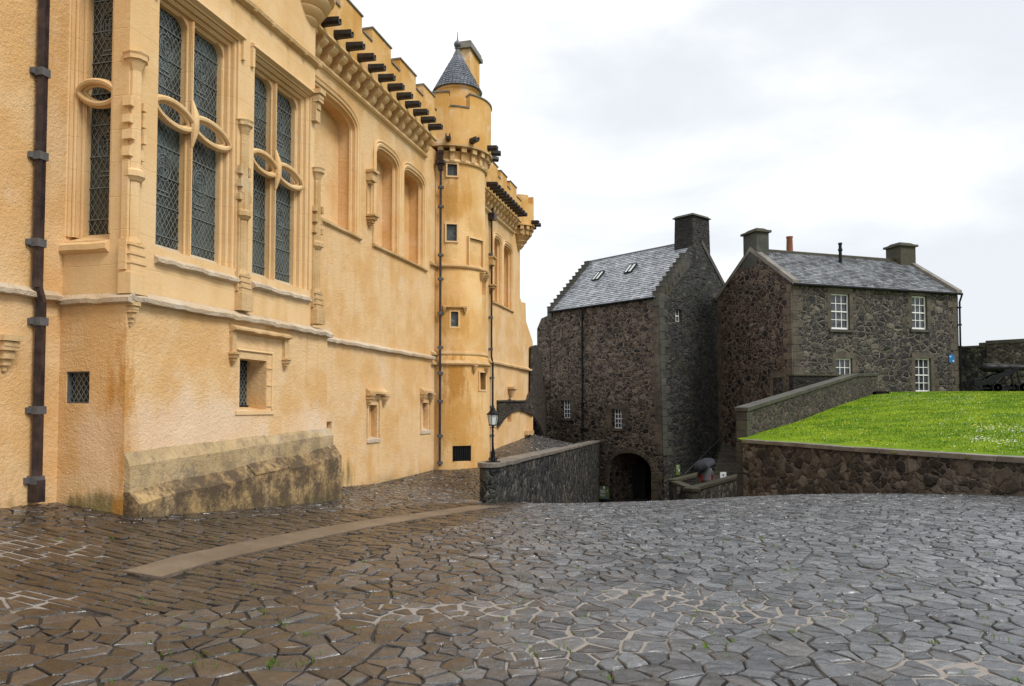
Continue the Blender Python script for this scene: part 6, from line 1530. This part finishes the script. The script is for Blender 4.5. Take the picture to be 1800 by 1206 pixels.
# =============================================================== PERSON AND UMBRELLA
def skin_mesh(name, verts, edges, radii, mat, parent, sub=2, root=0, solo_tag=None):
    me = bpy.data.meshes.new(name); me.from_pydata([tuple(v) for v in verts], edges, []); o = bpy.data.objects.new('tmp', me); COL.objects.link(o)
    sk = o.modifiers.new('s', 'SKIN'); sk.use_smooth_shade = True
    for i, d_ in enumerate(me.skin_vertices[0].data): r_ = radii[i]; d_.radius = (r_ if isinstance(r_, tuple) else (r_, r_)); d_.use_root = (i == root)
    sb = o.modifiers.new('u', 'SUBSURF'); sb.levels = sub; sb.render_levels = sub
    dg = bpy.context.evaluated_depsgraph_get(); m2 = bpy.data.meshes.new_from_object(o.evaluated_get(dg)); bpy.data.objects.remove(o); m2.name = name
    m2.materials.clear(); m2.materials.append(mat)
    for p in m2.polygons: p.use_smooth = True
    ob = bpy.data.objects.new(name, m2); COL.objects.link(ob); ob.parent = parent
    return ob
YP = 32.6; pp = at(1242, 847, YP); hx = at(1241, 845, YP); zf = hx.z - .93
pe_ = thing('person', 'person seen from behind in a grey jacket with red sides, sheltering under a dark umbrella', 'person', (hx.x, YP, zf))
PV = lambda x, y, z: (x, y, z)
v_ = [(0, 0, .92), (0, .02, 1.08), (0, .05, 1.26), (0, .08, 1.42), (0, .12, 1.50), (0, .17, 1.60), (0, .18, 1.69),     # pelvis .. head
      (-.10, 0, .88), (-.11, .03, .48), (-.11, -.02, .09), (-.12, .12, .04),
      (.10, 0, .88), (.11, -.02, .48), (.12, -.05, .09), (.13, .09, .04),
      (-.18, .08, 1.40), (-.27, .12, 1.14), (-.20, .34, 1.10), (-.16, .42, 1.14),
      (.18, .08, 1.40), (.29, .10, 1.14), (.20, .32, 1.12), (.14, .40, 1.17)]
e_ = [(0, 1), (1, 2), (2, 3), (3, 4), (4, 5), (5, 6), (0, 7), (7, 8), (8, 9), (9, 10), (0, 11), (11, 12), (12, 13), (13, 14), (3, 15), (15, 16), (16, 17), (17, 18), (3, 19), (19, 20), (20, 21), (21, 22)]
r_ = [.15, .14, .15, .13, .06, (.085, .10), (.08, .10), .09, .065, .045, .04, .09, .065, .045, .04, .06, .048, .04, .035, .06, .048, .04, .035]
body = skin_mesh('body', v_, e_, r_, M['trouser'], pe_)
me = body.data; me.materials.append(M['skin'])
for p in me.polygons:
    if p.center.z > 1.47 or (p.center.y > .30 and p.center.z > 1.0): p.material_index = 1
for sg in (-1, 1):                      # fingers closed on the handle
    for k in range(4):
        bx_ = sg * .13 if sg < 0 else .12; z0 = 1.10 + k * .022
        m_ = MB().tube([(bx_, .43, z0 + .03), (bx_ * .72, .46, z0 + .035), (bx_ * .5, .45, z0 + .03), (bx_ * .45, .42, z0 + .025)], [.010, .010, .009, .007], 6); o = build('finger', m_, M['skin'], None); o.parent = body
jv = [(0, -.01, .84), (0, .01, 1.0), (0, .03, 1.16), (0, .06, 1.34), (0, .09, 1.46), (0, .11, 1.53), (-.20, .07, 1.40), (-.30, .11, 1.14), (-.22, .31, 1.10), (.20, .07, 1.40), (.31, .09, 1.14), (.22, .29, 1.12)]
je = [(0, 1), (1, 2), (2, 3), (3, 4), (4, 5), (3, 6), (6, 7), (7, 8), (3, 9), (9, 10), (10, 11)]
jr = [(.27, .20), (.25, .185), (.26, .19), (.25, .18), (.15, .13), .08, .095, .08, .065, .095, .08, .065]
jk = skin_mesh('jacket', jv, je, jr, M['jacket'], pe_); jk.data.materials.append(M['red'])
for p in jk.data.polygons:
    if .16 < abs(p.center.x) < .275 and .84 < p.center.z < 1.20 and p.center.y < .16: p.material_index = 1
hr_ = build('hair', MB().lathe((0, .165, 1.60), [(0, -.10), (.08, -.08), (.105, 0), (.11, .08), (.09, .15), (.04, .19), (0, .195)], 16), M['hair'], None, smooth=True); hr_.parent = pe_
zt_u = at(1247, 807, YP).z; cU = Vector((at(1234, 820, YP).x, YP - .16, at(1236, 811, YP).z))
um = thing('umbrella', 'dark grey umbrella tilted over the head of the person on the steps', 'umbrella', tuple(cU - Vector((0, 0, .7))))
axu = Vector((-.42, -.10, .90)).normalized(); u1 = axu.cross(Vector((0, 1, 0))).normalized(); u2 = axu.cross(u1).normalized(); apex = cU + axu * .10
m_ = MB(); rr_ = .50; nS = 8; K = 6; vs = []; 
for lay, dz in ((0, 0), (1, -.006)):
    for j in range(K + 1):
        t_ = j / K
        for k in range(nS * 3):
            q = 2 * math.pi * k / (nS * 3); sc_ = 1 - .07 * (1 if k % 3 else 0) * t_; dd = -.30 * t_ ** 1.9
            vs.append(apex + axu * (dd + dz) + (u1 * math.cos(q) + u2 * math.sin(q)) * rr_ * math.sin(t_ * 1.45) / math.sin(1.45) * sc_)
n = nS * 3; fs = []
for lay in range(2):
    for j in range(K):
        for k in range(n): b0 = lay * (K + 1) * n; fs.append((b0 + j * n + k, b0 + j * n + (k + 1) % n, b0 + (j + 1) * n + (k + 1) % n, b0 + (j + 1) * n + k))
for k in range(n): a0 = K * n; b0 = (2 * K + 1) * n; fs.append((a0 + k, a0 + (k + 1) % n, b0 + (k + 1) % n, b0 + k))
build('canopy', m_.add(vs, fs), M['umb'], um)
hnd = Vector((hx.x - .0, YP + .44, zf + 1.06)); build('shaft', MB().tube([apex + axu * .05, apex.lerp(hnd, .5), hnd], .008, 6), M['iron'], um); build('handle', MB().tube([hnd + Vector((0, 0, .14)), hnd, hnd + Vector((0, 0, -.05)), hnd + Vector((.03, 0, -.08)), hnd + Vector((.06, 0, -.05))], .013, 8), M['iron'], um)
# ---------------------------------------------------------------- camera, light, sky
cam = bpy.data.cameras.new('camera'); co = bpy.data.objects.new('camera', cam); COL.objects.link(co)
cam.sensor_width = 36; cam.lens = F / 1800 * 36; cam.shift_y = (VC - 603) / 1800; cam.clip_end = 5000; cam.clip_start = .05
co.location = (0, 0, CZ); co.rotation_euler = (R(90) + TH, 0, 0); sc.camera = co
w = bpy.data.worlds.new('World'); sc.world = w; w.use_nodes = True; nt = w.node_tree; N = nt.nodes; L = nt.links
bg = N['Background']; sky = N.new('ShaderNodeTexSky'); sky.sky_type = 'NISHITA'; sky.sun_disc = False
SE, SA = R(48), R(128)
sky.sun_elevation = SE; sky.sun_rotation = SA; sky.air_density = 1.0; sky.dust_density = 2.0
tc = N.new('ShaderNodeTexCoord'); mp = N.new('ShaderNodeMapping'); mp.inputs['Scale'].default_value = (1, 1, 2.6); mp.inputs['Rotation'].default_value = (.25, .1, 0); L.new(tc.outputs['Generated'], mp.inputs[0])
n1 = N.new('ShaderNodeTexNoise'); n1.inputs['Scale'].default_value = 2.1; n1.inputs['Detail'].default_value = 7; n1.inputs['Roughness'].default_value = .5; n1.inputs['Distortion'].default_value = .4; L.new(mp.outputs[0], n1.inputs['Vector'])
mr = N.new('ShaderNodeMapRange'); mr.interpolation_type = 'SMOOTHSTEP'; mr.inputs['From Min'].default_value = .36; mr.inputs['From Max'].default_value = .62; L.new(n1.outputs['Fac'], mr.inputs['Value'])
cm = N.new('ShaderNodeMix'); cm.data_type = 'RGBA'; L.new(mr.outputs[0], cm.inputs[0]); cm.inputs[6].default_value = (5.75, 6.0, 6.3, 1); cm.inputs[7].default_value = (7.9, 8.0, 8.1, 1)
mx = N.new('ShaderNodeMix'); mx.data_type = 'RGBA'; mx.inputs[0].default_value = .93; L.new(sky.outputs[0], mx.inputs[6]); L.new(cm.outputs[2], mx.inputs[7])
# brighter cloud to the left and overhead, cooler thinner cloud to the right
sx = N.new('ShaderNodeSeparateXYZ'); L.new(tc.outputs['Generated'], sx.inputs[0])
ad = N.new('ShaderNodeMath'); ad.operation = 'MULTIPLY_ADD'; L.new(sx.outputs[0], ad.inputs[0]); ad.inputs[1].default_value = -.22; L.new(n1.outputs['Fac'], ad.inputs[2])
a2 = N.new('ShaderNodeMath'); a2.operation = 'MULTIPLY_ADD'; L.new(sx.outputs[2], a2.inputs[0]); a2.inputs[1].default_value = .10; L.new(ad.outputs[0], a2.inputs[2]); L.new(a2.outputs[0], mr.inputs['Value'])
L.new(mx.outputs[2], bg.inputs['Color']); bg.inputs['Strength'].default_value = .088
su = bpy.data.lights.new('sun', 'SUN'); so = bpy.data.objects.new('sun', su); COL.objects.link(so); su.energy = 1.5; su.angle = R(22); su.color = (1, .97, .92)
d = Vector((math.sin(SA) * math.cos(SE), math.cos(SA) * math.cos(SE), math.sin(SE)))
so.rotation_euler = d.to_track_quat('Z', 'Y').to_euler(); so.location = (0, 0, 30)
sc.view_settings.view_transform = 'Standard'; sc.view_settings.look = 'None'; sc.view_settings.gamma = 1; sc.view_settings.exposure = 0.80
sc.cycles.max_bounces = 6
